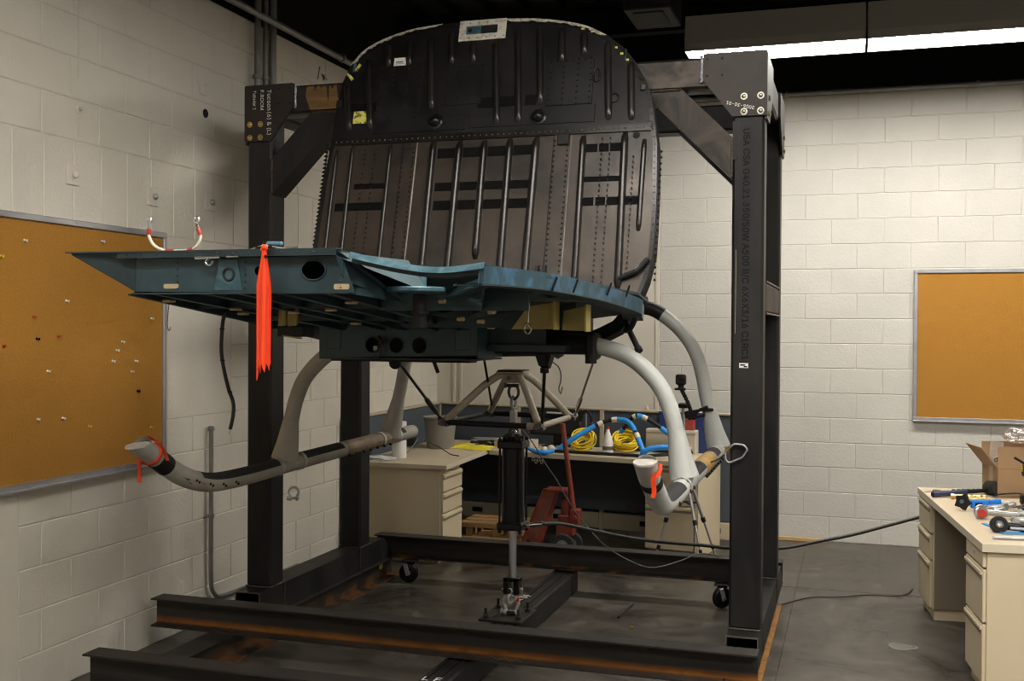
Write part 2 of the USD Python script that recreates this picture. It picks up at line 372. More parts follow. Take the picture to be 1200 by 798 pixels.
# timber left lying along the foot of the back wall
obj('timber_strip', rot_about(box(-.62, -.21, 9.18, 9.205, 0, .03, .003), -1.5, (0, 0, 1), (-.4, 9.19, 0)), 'wood_pale', label='thin pale timber strip lying on the floor along the foot of the back wall', cat='timber')

# ------------------------------------------------------------------ wall fittings
def conduit(name, label, pts, r, straps=(), n=10, sm=6, mat_='conduit_grey'):
    t = thing(name, label, 'conduit', pts[0])
    obj('pipe', tube(spline(pts, sm) if sm else np.array(pts), r, n), mat_, t, smooth=40)
    for p, ax in straps: obj('strap', cyl(A(*p)-A(*ax)*.012, ax, r*1.45, .024, 12, .002), mat_, t, smooth=30)
    return t
conduit('conduit', 'long grey conduit running along the top of the left block wall', [(XL+.13, 2.5, 3.672), (XL+.13, 5.6, 3.66), (XL+.13, 9.22, 3.652)], .022, [((XL+.13, 7.03, 3.66), (0, 1, 0)), ((XL+.13, 5.0, 3.662), (0, 1, 0))])
conduit('conduit', 'long grey conduit running along the top of the back wall', [(-3.4, 9.17, 3.668), (-.6, 9.17, 3.668), (4.1, 9.17, 3.662)], .020, [((-.55, 9.17, 3.668), (1, 0, 0)), ((.9, 9.17, 3.666), (1, 0, 0))])
for y, r, z0, lab in ((6.02, .021, 2.6, 'vertical conduit above the left gusset, leftmost of three'), (6.115, .016, 2.6, 'thin middle one of the three vertical conduits above the left gusset'), (6.20, .026, 2.6, 'thick vertical conduit above the left gusset, rightmost of three')):
    t = conduit('conduit', lab, [(XL+.05, y, z0), (XL+.05, y, 3.4), (XL+.05, y, ZC-.3)], r, [((XL+.05, y, 3.36 - .04*r/.016), (0, 0, 1))] if r < .025 else [], sm=0)
conduit('conduit', 'thin upright conduit low on the left wall, bending along the floor behind the steel post', [(XL+.03, 5.546, 1.15), (XL+.03, 5.547, .6), (XL+.03, 5.549, .24), (XL+.03, 5.585, .15), (XL+.03, 5.66, .118), (XL+.03, 5.9, .11), (XL+.03, 6.6, .11)], .0135, [((XL+.03, 5.546, 1.135), (0, 0, 1)), ((XL+.03, 5.547, .62), (0, 0, 1))])
for y, z, lab in ((4.386, 2.472, 'small square anchor plate above the large left corkboard, leftmost of three'), (5.017, 2.44, 'small anchor plate with bolt above the right end of the left corkboard'), (5.563, 2.47, 'small anchor plate on the left wall beside the steel post gusset')):
    t = thing('anchor_plate', lab, 'bracket', (XL, y, z))
    obj('plate', box(XL+.003, XL+.014, y-.045, y+.045, z-.05, z+.05, .002), 'block_paint', t)
    obj('bolt', ball((XL+.02, y+.005, z), .017, 2, (1, 1, 1)), 'galvanised' if y > 5 else 'block_paint', t, smooth=True)
t = thing('anchor_bolt', 'painted anchor bolt stub high on the left wall', 'bolt', (XL, 4.43, 2.80))
obj('washer', cyl((XL+.003, 4.43, 2.80), (1, 0, 0), .026, .008, 14), 'block_paint', t); obj('stud', cyl((XL+.01, 4.43, 2.80), (1, 0, 0), .011, .016, 10), 'block_paint_grey', t)

def corkboard(label, M, w, h):
    """lying in u,v with n out of the wall"""
    o = M[:3, 3]; t = thing('corkboard', label, 'corkboard', o)
    def b(x0, x1, y0, y1, z0, z1, ch=0):
        g = box(x0, x1, y0, y1, z0, z1, ch); g.apply_transform(M); return g
    f = .03
    obj('cork_panel', b(f*.5, w-f*.5, f*.5, h-f*.5, .004, .018), 'cork', t)
    for x0, x1, y0, y1 in ((0, w, 0, f), (0, w, h-f, h), (0, f, f, h-f), (w-f, w, f, h-f)):
        obj('frame_rail', [b(x0, x1, y0, y1, .002, .030, .003)], 'aluminium', t)
    obj('tray_lip', b(0, w, -.006, .004, .002, .048, .002), 'aluminium', t)
    for x in (w*.3, w*.62, w*.9):
        for y in (f/2, h-f/2):
            g = cyl((x, y, .030), (0, 0, 1), .005, .003, 8); g.apply_transform(M); obj('screw', g, 'galvanised', t)
corkboard('large tan corkboard with grey metal frame on the left block wall', frame((XL+.004, 5.11, .985), (0, -1, 0), (0, 0, 1), (1, 0, 0)), 2.42, 1.265)
corkboard('tan corkboard with grey metal frame on the back wall above the cardboard box', frame((.447, YB-.004, 1.018), (1, 0, 0), (0, 0, 1), (0, -1, 0)), 1.82, 1.207)
PINS = [((67, 97), 'white_plastic'), ((280, 100), 'white_plastic'), ((182, 264), 'white_plastic'), ((92, 306), 'red_plastic'), ((159, 360), 'red_plastic'), ((101, 368), 'stamp_ink'), ((9, 387), 'red_plastic'),
        ((335, 376), 'white_plastic'), ((320, 400), 'white_plastic'), ((309, 429), 'white_plastic'), ((372, 429), 'white_plastic'), ((361, 458), 'white_plastic'), ((131, 457), 'white_plastic'), ((378, 511), 'stamp_ink'),
        ((103, 589), 'white_plastic'), ((172, 586), 'white_plastic'), ((244, 608), 'tool_yellow'), ((415, 312), 'white_plastic'), ((414, 611), 'tool_yellow'), ((2, 140), 'rag_yellow')]
PIN_YZ = [(4.045,2.127),(4.579,2.164),(4.321,1.857),(4.103,1.78),(4.263,1.689),(4.124,1.676),(3.917,1.647),(4.736,1.656),(4.693,1.612),(4.662,1.558),(4.847,1.553),(4.814,1.499),(4.195,1.523),(4.865,1.394),(4.129,1.302),(4.296,1.294),(4.483,1.24),(4.979,1.779),(4.978,1.192),(3.901,2.046)]
PIN_LAB = {'white_plastic': 'white pushpin stuck in the large left corkboard', 'red_plastic': 'red pushpin stuck in the large left corkboard', 'stamp_ink': 'black pushpin stuck in the large left corkboard', 'tool_yellow': 'yellow pushpin stuck low in the large left corkboard', 'rag_yellow': 'yellow-green pushpin at the upper left edge of the corkboard'}
PIN_GRP = {'white_plastic': 'white pushpins on the corkboard', 'red_plastic': 'red pushpins on the corkboard', 'stamp_ink': 'black pushpins on the corkboard', 'tool_yellow': 'yellow pushpins on the corkboard'}
PIN_L = ['white pushpin at the upper left of the large corkboard', 'white pushpin on the large corkboard above the floor section nose', 'white pushpin alone below the top left of the large corkboard', 'upper left red pushpin on the large corkboard', 'red pushpin nearest the middle of the large corkboard', 'black pushpin between the red pushpins on the large corkboard', 'red pushpin at the left picture edge on the large corkboard',
 'white pushpin, topmost of the cluster right on the large corkboard', 'white pushpin, second from top in the right cluster on the corkboard', 'white pushpin, leftmost of the right cluster on the large corkboard', 'white pushpin, rightmost of the right cluster on the large corkboard', 'white pushpin, lowest of the right cluster on the large corkboard', 'white pushpin left of centre on the large corkboard', 'black pushpin at the lower right of the large corkboard',
 'white pushpin, left of the two low ones on the large corkboard', 'white pushpin, right of the two low ones on the large corkboard', 'yellow pushpin low in the middle of the large corkboard', 'white pushpin just under the floor section near the corkboard frame', 'yellow pushpin above the orange ribbon on the skid toe', 'yellow-green pushpin at the upper left edge of the corkboard']
for lab, (_, mname), (y, z) in zip(PIN_L, PINS, PIN_YZ):
    obj('pushpin', lathe([(0, 0), (.0065, 0), (.0065, .002), (.0035, .005), (.0035, .011), (.0065, .013), (.0065, .016), (0, .016)], (XL+.0225, y, z), (1, .1, -.15), 10), mname, label=lab, cat='pushpin', group=PIN_GRP.get(mname))

# ------------------------------------------------------------------ lamps
def fixture(x0, x1, yc, zb, label, group=None):
    t = thing('ceiling_light', label, 'light fixture', ((x0+x1)/2, yc, zb), group)
    x0 += .002; x1 -= .002
    prof = [(-.19, -.012), (-.19, .045), (-.155, .24), (.155, .24), (.19, .045), (.19, -.012), (.180, -.012), (.180, .040), (.145, .228), (-.145, .228), (-.180, .040), (-.180, -.012)]
    obj('housing', prism(prof, x1-x0, frame((x0, yc, zb), (0, 1, 0), (0, 0, 1), (1, 0, 0))), 'fixture_grey', t)
    cap = [(-.19, -.012), (-.19, .045), (-.155, .24), (.155, .24), (.19, .045), (.19, -.012)]
    for x in (x0, x1-.004): obj('end_cap', prism(cap, .004, frame((x, yc, zb), (0, 1, 0), (0, 0, 1), (1, 0, 0))), 'fixture_grey', t)
    lens = [(-.178, .020), (-.172, .004), (-.165, 0), (.165, 0), (.172, .004), (.178, .020)]
    obj('lens', prism(lens, x1-x0-.03, frame((x0+.015, yc, zb), (0, 1, 0), (0, 0, 1), (1, 0, 0))), 'lens_light', t, label='glowing white lens')
    for x in (x0+.3, x1-.3): obj('latch', box(x-.012, x+.012, yc-.197, yc-.188, zb-.010, zb+.03, .002), 'fixture_grey', t)
    for x in (x0+.12, x1-.12): obj('suspension', bar((x, yc, zb+.23), (x, yc, ZC-.04), .006, 6), 'black_paint', t)
fixture(-1.156, .055, 7.78, 3.69, 'lit fluorescent light fixture above the right steel post')
fixture(.060, 1.271, 7.78, 3.69, 'lit fluorescent light fixture over the back right corkboard')
fixture(1.276, 2.487, 7.78, 3.69, 'lit fluorescent light fixture continuing the row to the right, out of view')
for x0, yc, lab in ((-1.55, 3.35, 'over the right half of the floor section'), (-.34, 3.35, 'in front of the right desk'), (.87, 3.35, 'right of the desk'), (2.08, 3.35, 'at the far right'), (-2.9, 1.3, 'in an added row behind, leftmost'), (-1.69, .6, 'in an added row behind, second'), (.4, 1.3, 'in an added row behind, third'), (1.61, 1.3, 'in an added row behind, rightmost')):  # row behind is unseen, added to brighten the left wall and even the light
    fixture(x0, x0+1.2, yc, 3.75, 'lit fluorescent light fixture above the picture, ' + lab)
t = thing('speaker_box', 'dark box hung from the black ceiling left of the lit fixture', 'speaker', (-1.41, 7.7, 3.98))
obj('body', box(-1.585, -1.25, 7.55, 8.07, 3.985, ZC-.05, .008), 'matt_black', t); obj('grille', box(-1.53, -1.31, 7.62, 7.93, 3.975, 3.986, .004), 'rubber', t); obj('badge', box(-1.46, -1.38, 7.97, 7.985, 3.982, 3.986), 'cable_grey', t)

# ================================================================== STEEL TEST FRAME
fr = thing('steel_test_frame', 'dark welded steel portal frame with gusset plates, diagonal braces and I-beam feet', 'steel frame', (-1.8, 5.9, 0))
PX = {-1: (-3.205, -3.055), 1: (-.567, -.417)}
PY = ((5.265, 5.415), (6.40, 6.55))
def rtube(x0, x1, y0, y1, z0, z1): return box(x0, x1, y0, y1, z0, z1, .012)
posts = {}
for sx in (-1, 1):
    for k, (y0, y1) in enumerate(PY):
        posts[sx, k] = obj('post', rtube(*PX[sx], y0, y1, .30, 3.05), 'steel', fr)
        x0, x1 = PX[sx]
        obj('weld_bead', [bar((x0, y0-.002, .302), (x1, y0-.002, .302), .006, 6), bar((x1 if sx < 0 else x0, y0, .302), (x1 if sx < 0 else x0, y1, .302), .006, 6)], 'weld_dull', fr)
for sx in (-1, 1):
    x0, x1 = PX[sx]
    for z0, z1, nm in ((1.82, 1.97, 'side_rail'), (2.90, 3.05, 'side_rail')):
        obj(nm, rtube(x0, x1, PY[0][1]+.001, PY[1][0]-.001, z0, z1), 'steel', fr)
    for zz in (1.975, 1.818): obj('weld_bead', bar((x1+.001, PY[0][1]+.01, zz), (x1+.001, PY[1][0]-.01, zz), .005, 6), 'weld_dull', fr)
    # sill: open-ended rectangular tube lying on the runner
    w = .006; y0, y1 = 5.155, 6.86
    tubep = Polygon([(x0, .150), (x1, .150), (x1, .298), (x0, .298)], [[(x0+w, .156), (x1-w, .156), (x1-w, .292), (x0+w, .292)]])
    g = prism([(x0, .150), (x1, .150), (x1, .298), (x0, .298)], 1, None)
    sill = trimesh.creation.extrude_polygon(tubep, 6.72-y0, engine='earcut'); sill.apply_transform(frame((0, 6.72, 0), (1, 0, 0), (0, 0, 1), (0, -1, 0)))
    obj('sill_tube', sill, 'steel', fr)
    obj('sill_end_cap', trimesh.convex.convex_hull(np.array([(x, y, z) for x in (x0, x1) for y, z in ((6.721, .15), (6.721, .298), (6.78, .298), (6.93, .152), (6.93, .15))])), 'steel', fr)
    obj('bright_cut_edge', [box(x0, x1, y0-.003, y0, .290, .298), box(x0, x0+.005, y0-.003, y0, .15, .292), box(x1-.005, x1, y0-.003, y0, .15, .292)], 'bolt_zinc', fr)
    for yy in (PY[0][1]+.004, PY[1][0]-.004): obj('weld_bead', bar((x1+.002, yy, .16), (x1+.002, yy, .30), .005, 6), 'weld_dull', fr)
# top beams, front and rear
for k, (y0, y1) in enumerate(PY):
    obj('top_beam', rtube(PX[-1][1]+.001, PX[1][0]-.001, y0+.001, y1-.001, 2.90, 3.05), 'steel_polished' if k == 0 else 'steel', fr)
    for sx in (-1, 1):
        xin = PX[sx][1] if sx < 0 else PX[sx][0]
        d = -sx
        # 45 degree brace, cut square to post and beam
        prof = [(xin+d*.002, 2.46), (xin+d*.002, 2.66), (xin+d*.24, 2.898), (xin+d*.44, 2.898)]
        if sx > 0: prof = prof[::-1]
        g = prism(prof, .15, frame((0, y1, 0), (1, 0, 0), (0, 0, 1), (0, -1, 0)))
        obj('brace', g, 'steel_polished' if k == 0 and sx > 0 else 'steel', fr)
        obj('weld_bead', [bar((xin+d*.002, y0-.001, 2.47), (xin+d*.002, y0-.001, 2.655), .005, 6), bar((xin+d*.245, y0-.001, 2.899), (xin+d*.43, y0-.001, 2.899), .007, 6)], 'weld_dull' , fr)
        # gusset plate with clipped corner
        xo = PX[sx][0] if sx < 0 else PX[sx][1]
        gp = Polygon([(xo-d*.012, 3.062), (xo+d*.29, 3.062), (xo+d*.29, 2.935), (xo+d*.15, 2.755), (xo-d*.012, 2.755)]).buffer(-.01).buffer(.01)
        yy = y0-.001 if k == 0 else y1+.0005+.012
        gu = obj('gusset_plate', prism(gp, .012, frame((0, yy, 0), (1, 0, 0), (0, 0, 1), (0, -1, 0))), 'gusset_steel', fr)
        for i in range(2):
            for j in range(2):
                bx = xo + d*(.022+.066*i) if sx < 0 else xo + d*(.018+.078*i)
                bz = 2.776+.072*j
                if k == 0:
                    obj('bolt', join([lathe([(0, 0), (.0115, 0), (.0105, .006), (.006, .010), (0, .011)], (bx, yy-.012, bz), (0, -1, 0), 14), cyl((bx, yy-.0125, bz), (0, -1, 0), .0165, .002, 14)]), 'bolt_gold' if sx < 0 else 'bolt_zinc', gu, smooth=40)
        for hx, hz in ((.20, 3.035), (.27, 3.035), (.20, 2.955), (.27, 2.955)):
            if k == 0: obj('drilled_hole', cyl((xo+d*hx, yy-.0125, hz), (0, -1, 0), .0055, .0012, 12), 'black_hole', gu)
        if k == 0:
            zz = np.linspace(2.925, 3.055, 14)
            obj('bright_weld', tube([(xo+d*(.2985+.001*math.sin(9*i)), y0-.006, z) for i, z in enumerate(zz)], [.007+.0012*(i % 2) for i in range(14)], 8), 'weld', fr, label='bright bead of weld beside the gusset plate')
        if k == 0 and sx < 0:                                # chalk writing on the left gusset, running down the plate
            yy2 = yy-.0125
            for t_, h_, x_, z_ in (('Tucson', .024, -3.075, 3.035), ('(6) & (L)', .024, -3.075, 2.915), ('F.ROOM', .021, -3.118, 3.035), ('Tubular I', .018, -3.163, 3.035)):
                obj('chalk_writing', text(t_, h_, (x_, yy2, z_), (0, 0, -1), (1, 0, 0)), 'chalk', gu)
        if k == 0 and sx > 0:
            yy2 = yy-.0125
            u = A(-math.cos(.24), 0, math.sin(.24)); v = A(-math.sin(.24), 0, -math.cos(.24))
            obj('chalk_writing', text('2006-30-01', .0155, (-.462, yy2, 2.798), u, v), 'chalk', gu)
    # side gussets on the outer faces
for sx in (-1, 1):
    x = PX[sx][1]+.0005 if sx > 0 else PX[sx][0]-.0125
    for k in (0, 1):
        y_in = PY[k][0] if k == 0 else PY[k][1]; d = 1 if k == 0 else -1
        gp = [(y_in-d*.0, 3.055), (y_in+d*.36, 3.055), (y_in+d*.36, 2.92), (y_in+d*.15, 2.74), (y_in, 2.74)]
        if d < 0: gp = gp[::-1]
        obj('side_gusset', prism(gp, .012, frame((x, 0, 0), (0, 1, 0), (0, 0, 1), (1, 0, 0))), 'gusset_steel', fr)
        for zz in (2.775, 2.85):
            if sx > 0: obj('bolt', cyl((x+.012, y_in+d*.075, zz), (1, 0, 0), .013, .010, 12, .003), 'bolt_zinc', fr)
# worn golden heat tint on the front top beam where it meets the bulkhead
rr = random.Random(3); pts = [(-2.82, 2.912), (-2.50, 2.912), (-2.50, 3.046)]
xx = np.linspace(-2.50, -2.84, 49); drip = {4: .012, 9: .022, 14: .020, 15: .014, 19: .062, 20: .085, 21: .082, 22: .070, 26: .018, 27: .024, 30: .095, 31: .055, 36: .02, 41: .03}
pts += [(x, 3.044 - drip.get(i, .003) - rr.uniform(0, .004)) for i, x in enumerate(xx)] + [(-2.85, 2.99), (-2.835, 2.95)]
obj('heat_tint_patch', prism(pts, .0012, frame((0, PY[0][0]+.0008, 0), (1, 0, 0), (0, 0, 1), (0, -1, 0))), 'heat_tint', fr, label='golden heat-tinted patch on the dark beam')
# stamped lettering down the face of the right front post, weld strip, sticker
obj('stencil_lettering', text('USA CSA G40.21 350/50W A500 B/C 6X6X3/16 C1RC1', .030, (-.515, PY[0][0]-.0002, 2.70), (0, 0, -1), (1, 0, 0), bold=True), 'faded_stencil', fr)
obj('tube_seam', box(-.547, -.545, PY[0][0]-.0012, PY[0][0]+.001, 1.72, 2.12), 'bolt_zinc', fr)
obj('splice_strip', box(-.566, -.537, PY[0][0]-.003, PY[0][0], 2.55, 2.735), 'steel', fr)
st = obj('sticker', box(-.527, -.484, PY[0][0]-.0012, PY[0][0], 1.555, 1.578), 'white_plastic', fr, label='small white sticker')
obj('print', [box(-.522, -.498, PY[0][0]-.0018, PY[0][0]-.001, 1.566, 1.572), box(-.505, -.488, PY[0][0]-.0018, PY[0][0]-.001, 1.558, 1.564)], 'stamp_ink', st)
# I-beams
def ibeam_profile(w, h, tf, tw): return [(-w/2, 0), (w/2, 0), (w/2, tf), (tw/2, tf+.004), (tw/2, h-tf-.004), (w/2, h-tf), (w/2, h), (-w/2, h), (-w/2, h-tf), (-tw/2, h-tf-.004), (-tw/2, tf+.004), (-w/2, tf)]
for sx, xc in ((-1, -3.110), (1, -.498)):
    g = prism(ibeam_profile(.152, .149, .008, .007), 3.9, frame((xc, 7.02, 0), (1, 0, 0), (0, 0, 1), (0, -1, 0)))
    obj('runner_beam', g, 'runner_steel', fr)
obj('rust_flange_face', box(-.488, -.4215, 3.2, 6.95, .0005, .0095), 'rusty_flange', fr, label='orange rusted lower flange')
obj('yellow_tag', box(-3.104, -3.100, 6.80, 6.855, .07, .125), 'primer_yellow', fr, label='small yellow tag on the runner beam')
for y0, x0, x1 in ((3.94, -3.215, -.36), (4.865, -3.535, -.398), (6.865, -3.17, -.415)):
    g = prism(ibeam_profile(.112, .149, .008, .007), x1-x0, frame((x0, y0+.056, .1495), (0, 1, 0), (0, 0, 1), (1, 0, 0)))
    b = obj('cross_beam', g, 'cross_beam_steel' if 4.5 < y0 < 5 else 'plain_beam_steel', fr)
    for xc in (-3.11, -.498):
        for o in (-.045, .045): obj('bolt', hexbolt((xc+o, y0+.02, .158), (0, 0, 1), .011, .008, .012), 'dark_bolt', b)
obj('beam_chalk_mark', [beam_bar((-1.66+.03*i, 4.864, .166+.010*(i % 2)), (-1.63+.03*i, 4.864, .166+.010*((i+1) % 2)), .003, .0016) for i in range(6)] + [beam_bar((-1.60+.012*i, 4.864, .165), (-1.59+.012*i, 4.864, .182), .002, .0016) for i in range(6)], 'heat_tint', fr)
# swivel casters bolted under the rear cross beam
for xc, lean in ((-2.885, 20), (-.775, -30)):
    c_ = obj('caster', [box(xc-.05, xc+.05, 6.80, 6.90, .140, .1485, .002), cyl((xc, 6.84, .122), (0, 0, 1), .03, .02, 16)], 'steel', fr, label='swivel caster under the rear cross beam')
    hub = A(xc, 6.81, .067); dr = A(math.cos(math.radians(lean)), math.sin(math.radians(lean)), 0)
    obj('wheel', lathe([(.018, -.02), (.055, -.02), (.064, -.013), (.067, 0), (.064, .013), (.055, .02), (.018, .02)], hub, (math.cos(math.radians(lean+60)), -math.sin(math.radians(60)), 0.0), 28), 'gloss_black', c_, smooth=40)
    ax = A(math.cos(math.radians(lean+60)), -math.sin(math.radians(60)), 0); ax /= np.linalg.norm(ax)
    obj('fork', [beam_bar(hub+ax*q+A(0, 0, -.014), hub+ax*q+np.cross(ax, (0, 0, 1))*.022+A(0, 0, .062), .030, .004, up=tuple(ax)) for q in (-.026, .026)] + [box(xc-.028, xc+.028, 6.81, 6.86, .118, .124)], 'galvanised', c_)
    obj('axle_nut', [cyl(hub-ax*.034, ax, .010, .068, 6)], 'bolt_zinc', c_)

# ------------------------------------------------------------------ anchor beam between the cross beams
ab = thing('anchor_beam', 'black square steel tube on the floor below the hydraulic cylinder, bolted plate on top', 'steel beam', (-1.81, 5.6, 0))
obj('tube', box(-1.882, -1.738, 3.7, 6.80, 0, .138, .010), 'steel', ab)
obj('end_section', box(-1.885, -1.735, 6.80, 6.96, 0, .139, .006), 'steel', ab)
obj('rolled_line', [box(x-.003, x+.003, 3.7, 6.8, .1375, .1388) for x in (-1.845, -1.79)], 'stamp_ink', ab)
pl = obj('base_plate', box(-1.945, -1.70, 5.56, 5.86, .1385, .1505, .002), 'gusset_steel', ab)
for x, y in ((-1.915, 5.60), (-1.735, 5.62), (-1.915, 5.82), (-1.735, 5.80)):
    obj('stud', [cyl((x, y, .15), (0, 0, 1), .008, .055, 10), cyl((x, y, .15), (0, 0, 1), .017, .004, 14), hexbolt((x, y, .154), (0, 0, 1), .015, .014)], 'dark_bolt', pl)
obj('tie_plate', box(-1.91, -1.71, 5.50, 5.57, .05, .062, .002), 'gusset_steel', ab)
obj('chalk_writing', [text('K 39', .05, (-1.86, 6.05, .1385), (.25, 1, 0), (-1, .25, 0)), text('L F', .05, (-1.87, 4.55, .1385), (1, 0, 0), (0, 1, 0))], 'chalk', ab)

# ================================================================== HELICOPTER CABIN SECTION
he = thing('helicopter_cabin_section', 'cut-off black and teal helicopter cabin bulkhead with floor structure hung in the frame', 'helicopter part', (-1.7, 4.6, 1.9))
LE = math.radians(14.8); cL, sL = math.cos(LE), math.sin(LE)
O = A(0, 4.85, 1.87); BU, BV, BN = A(1, 0, 0), A(0, sL, cL), A(0, -cL, sL)
def bf(depth=0.0): return frame(O + BN*depth, BU, BV, BN)
def bpt(u, v, d=0.0): return O + BU*u + BV*v + BN*d
rout = [(-2.615, .265), (-2.612, .437), (-2.604, .646), (-2.592, .841), (-2.588, .95), (-2.585, 1.058), (-2.570, 1.185), (-2.535, 1.284), (-2.469, 1.362), (-2.365, 1.419), (-2.216, 1.462), (-2.039, 1.481), (-1.881, 1.485), (-1.709, 1.480), (-1.538, 1.466), (-1.387, 1.438), (-1.27, 1.402), (-1.17, 1.346), (-1.086, 1.276), (-1.018, 1.188), (-.966, 1.092), (-.929, .989), (-.908, .873), (-.890, .758), (-.880, .517), (-.878, .36), (-.881, .217), (-.904, .095), (-.935, .004), (-.974, -.087), (-1.015, -.14), (-1.087, -.178), (-1.159, -.209), (-1.308, -.24), (-1.414, -.255), (-1.70, -.262), (-2.0, -.255), (-2.25, -.21), (-2.42, -.12), (-2.54, .02), (-2.60, .16)]
outline = Polygon(rout); 
SE = .852
upper = outline.intersection(sbox(-4, SE, 0, 4)); lower = outline.intersection(sbox(-4, -.03, 0, SE)); ringl = outline.intersection(sbox(-4, -1, 0, -.03))
bk = obj('upper_bulkhead', prism(upper, .016, bf(-.016)), 'bulkhead_black', he, label='black upper bulkhead panel with pressed ribs')
lk = obj('lower_bulkhead', prism(lower, .016, bf(-.020)), 'bulkhead_brown', he, label='worn brown-black lower bulkhead panel')
obj('belly_frame', prism(Polygon(rout).difference(Polygon(rout).buffer(-.055)).intersection(sbox(-4, -1, 0, .05)), .05, bf(-.06)), 'matt_black', he)
# rim flange round the edge of the bulkhead
rim = Polygon(outline.exterior.coords, [outline.buffer(-.020).exterior.coords]).intersection(sbox(-4, .0, 0, 4))
obj('edge_flange', prism(rim, .012, bf(-.008)), 'rib_black', he)
rimb = Polygon(outline.buffer(.004).exterior.coords, [outline.buffer(-.004).exterior.coords]).intersection(sbox(-4, -.2, 0, 4))
obj('skin_edge', prism(rimb, .07, bf(-.075)), 'matt_black', he)
obj('seam_strip', prism(sbox(-2.575, SE-.021, -.912, SE+.015), .004, bf(0)), 'rib_black', bk)
# serrated left skin edge
teeth = []
for v in np.arange(.30, .86, .022): teeth.append(tube([bpt(-2.622, v, -.03), bpt(-2.636, v+.004, -.03), bpt(-2.622, v+.012, -.03)], .006, 6))
for v in np.arange(.1, .74, .03): teeth.append(ball(bpt(-.872, v, -.02), .006, 1))
obj('torn_edge', join(teeth), 'matt_black', he, kind='stuff')
def rib(u0, v0, u1, v1, w=.022, h=.014, d=0.0, raised=True):
    """half-round pressed stiffener with tapered, rounded ends"""
    n = 14; vs = np.linspace(0, 1, 25); V = []; F = []
    L = math.hypot(u1-u0, v1-v0); tu, tv = (u1-u0)/L, (v1-v0)/L
    for t in vs:
        e = min(t, 1-t)*L; k = min(1.0, e/.045); k = math.sin(k*math.pi/2)**.6 if k > 0 else 0.02
        cu, cv = u0+(u1-u0)*t, v0+(v1-v0)*t
        for a in np.linspace(0, math.pi, n):
            x = math.cos(a)*w/2*(.55+.45*k); hh = math.sin(a)**.75*h*k
            V.append(bpt(cu - tv*x, cv + tu*x, d + hh - .001))
    for i in range(len(vs)-1):
        for j in range(n-1):
            a, b, c_, d_ = i*n+j, i*n+j+1, (i+1)*n+j+1, (i+1)*n+j
            F += [(a, b, c_), (a, c_, d_)]
    g = trimesh.Trimesh(V, F, process=False)
    if np.dot(np.array(g.face_normals).mean(0), BN) < 0: g.invert()
    return g
UR = [(-2.545, 1.183, -2.497, .911), (-2.44, 1.314, -2.380, .919), (-2.330, 1.388, -2.318, 1.262), (-2.218, 1.407, -2.203, 1.259), (-2.10, 1.421, -2.052, 1.007), (-1.988, 1.433, -1.967, 1.25), (-1.862, 1.368, -1.851, 1.251), (-1.742, 1.358, -1.695, .90),
      (-1.63, 1.43, -1.582, .897), (-1.515, 1.42, -1.479, .998), (-1.40, 1.41, -1.386, 1.216), (-1.284, 1.382, -1.275, 1.247), (-1.162, 1.311, -1.131, .894), (-1.041, 1.199, -1.019, .887)]
for r_ in UR: obj('rib', rib(*r_, w=.036, h=.018), 'rib_black', bk, smooth=True)
LR = [(-2.554, .812, -2.545, .10, .022), (-2.466, .835, -2.455, .10, .024), (-2.253, .824, -2.247, .08, .024), (-2.02, .839, -2.012, .06, .036), (-1.88, .829, -1.879, .05, .038), (-1.75, .826, -1.742, .205, .036), (-1.618, .827, -1.612, .05, .038), (-1.483, .829, -1.488, .04, .040),
      (-1.249, .825, -1.242, .05, .034), (-1.047, .831, -1.037, .05, .036), (-.952, .793, -.957, .33, .026)]
for u0, v0, u1, v1, w in LR: obj('rib', rib(u0, v0, u1, v1, w=w, h=.026 if w > .03 else .016, d=-.004), 'rib_black', lk, smooth=True)
def plate(u0, v0, u1, v1, th=.003, d=0.0, bev=.004):
    g = trimesh.convex.convex_hull(np.array([bpt(u, v, d) for u in (u0, u1) for v in (v0, v1)] + [bpt(u, v, d+th) for u in (u0+bev, u1-bev) for v in (v0+bev, v1-bev)])); return g
for u0, u1 in ((-2.19, -2.105), (-1.40, -1.305)): obj('hat_section', plate(u0, .03, u1, .835, .004, -.0045, .006), 'bulkhead_brown', lk)
obj('corner_doubler', plate(-1.375, .775, -1.315, .835, .004, .006), 'rib_black', lk)
for u0, v0, u1, v1 in ((-1.995, .79, -1.493, .737), (-1.991, .607, -1.50, .563), (-1.989, .512, -1.496, .462), (-2.434, .617, -2.263, .588), (-2.527, .515, -2.256, .472), (-1.235, .778, -1.060, .735), (-1.231, .610, -1.060, .583), (-1.233, .505, -1.055, .463), (-1.032, .506, -.969, .463)):
    segs = [(u0, u1)]
    for cu in ([-1.88, -1.75, -1.618] if u0 < -1.9 and u1 > -1.6 else []): 
        a, b = segs[-1]; segs[-1] = (a, cu-.020); segs.append((cu+.020, b))
    if abs(u0+1.235) < .01 and abs(v0-.61) > .05: segs = [(u0, -1.178), (-1.170, -1.123), (-1.115, u1)]
    for a, b in segs: obj('dark_slot', plate(a, v1, b, v0, .0015, -.004, .001), 'black_band', lk)
for u0, v0, u1, v1 in ((-2.513, 1.062, -2.307, 1.014), (-1.806, 1.053, -1.60, .998), (-1.56, 1.053, -1.50, .998)): obj('dark_slot', plate(u0, v1, u1, v0, .0015, 0, .001), 'black_band', bk)
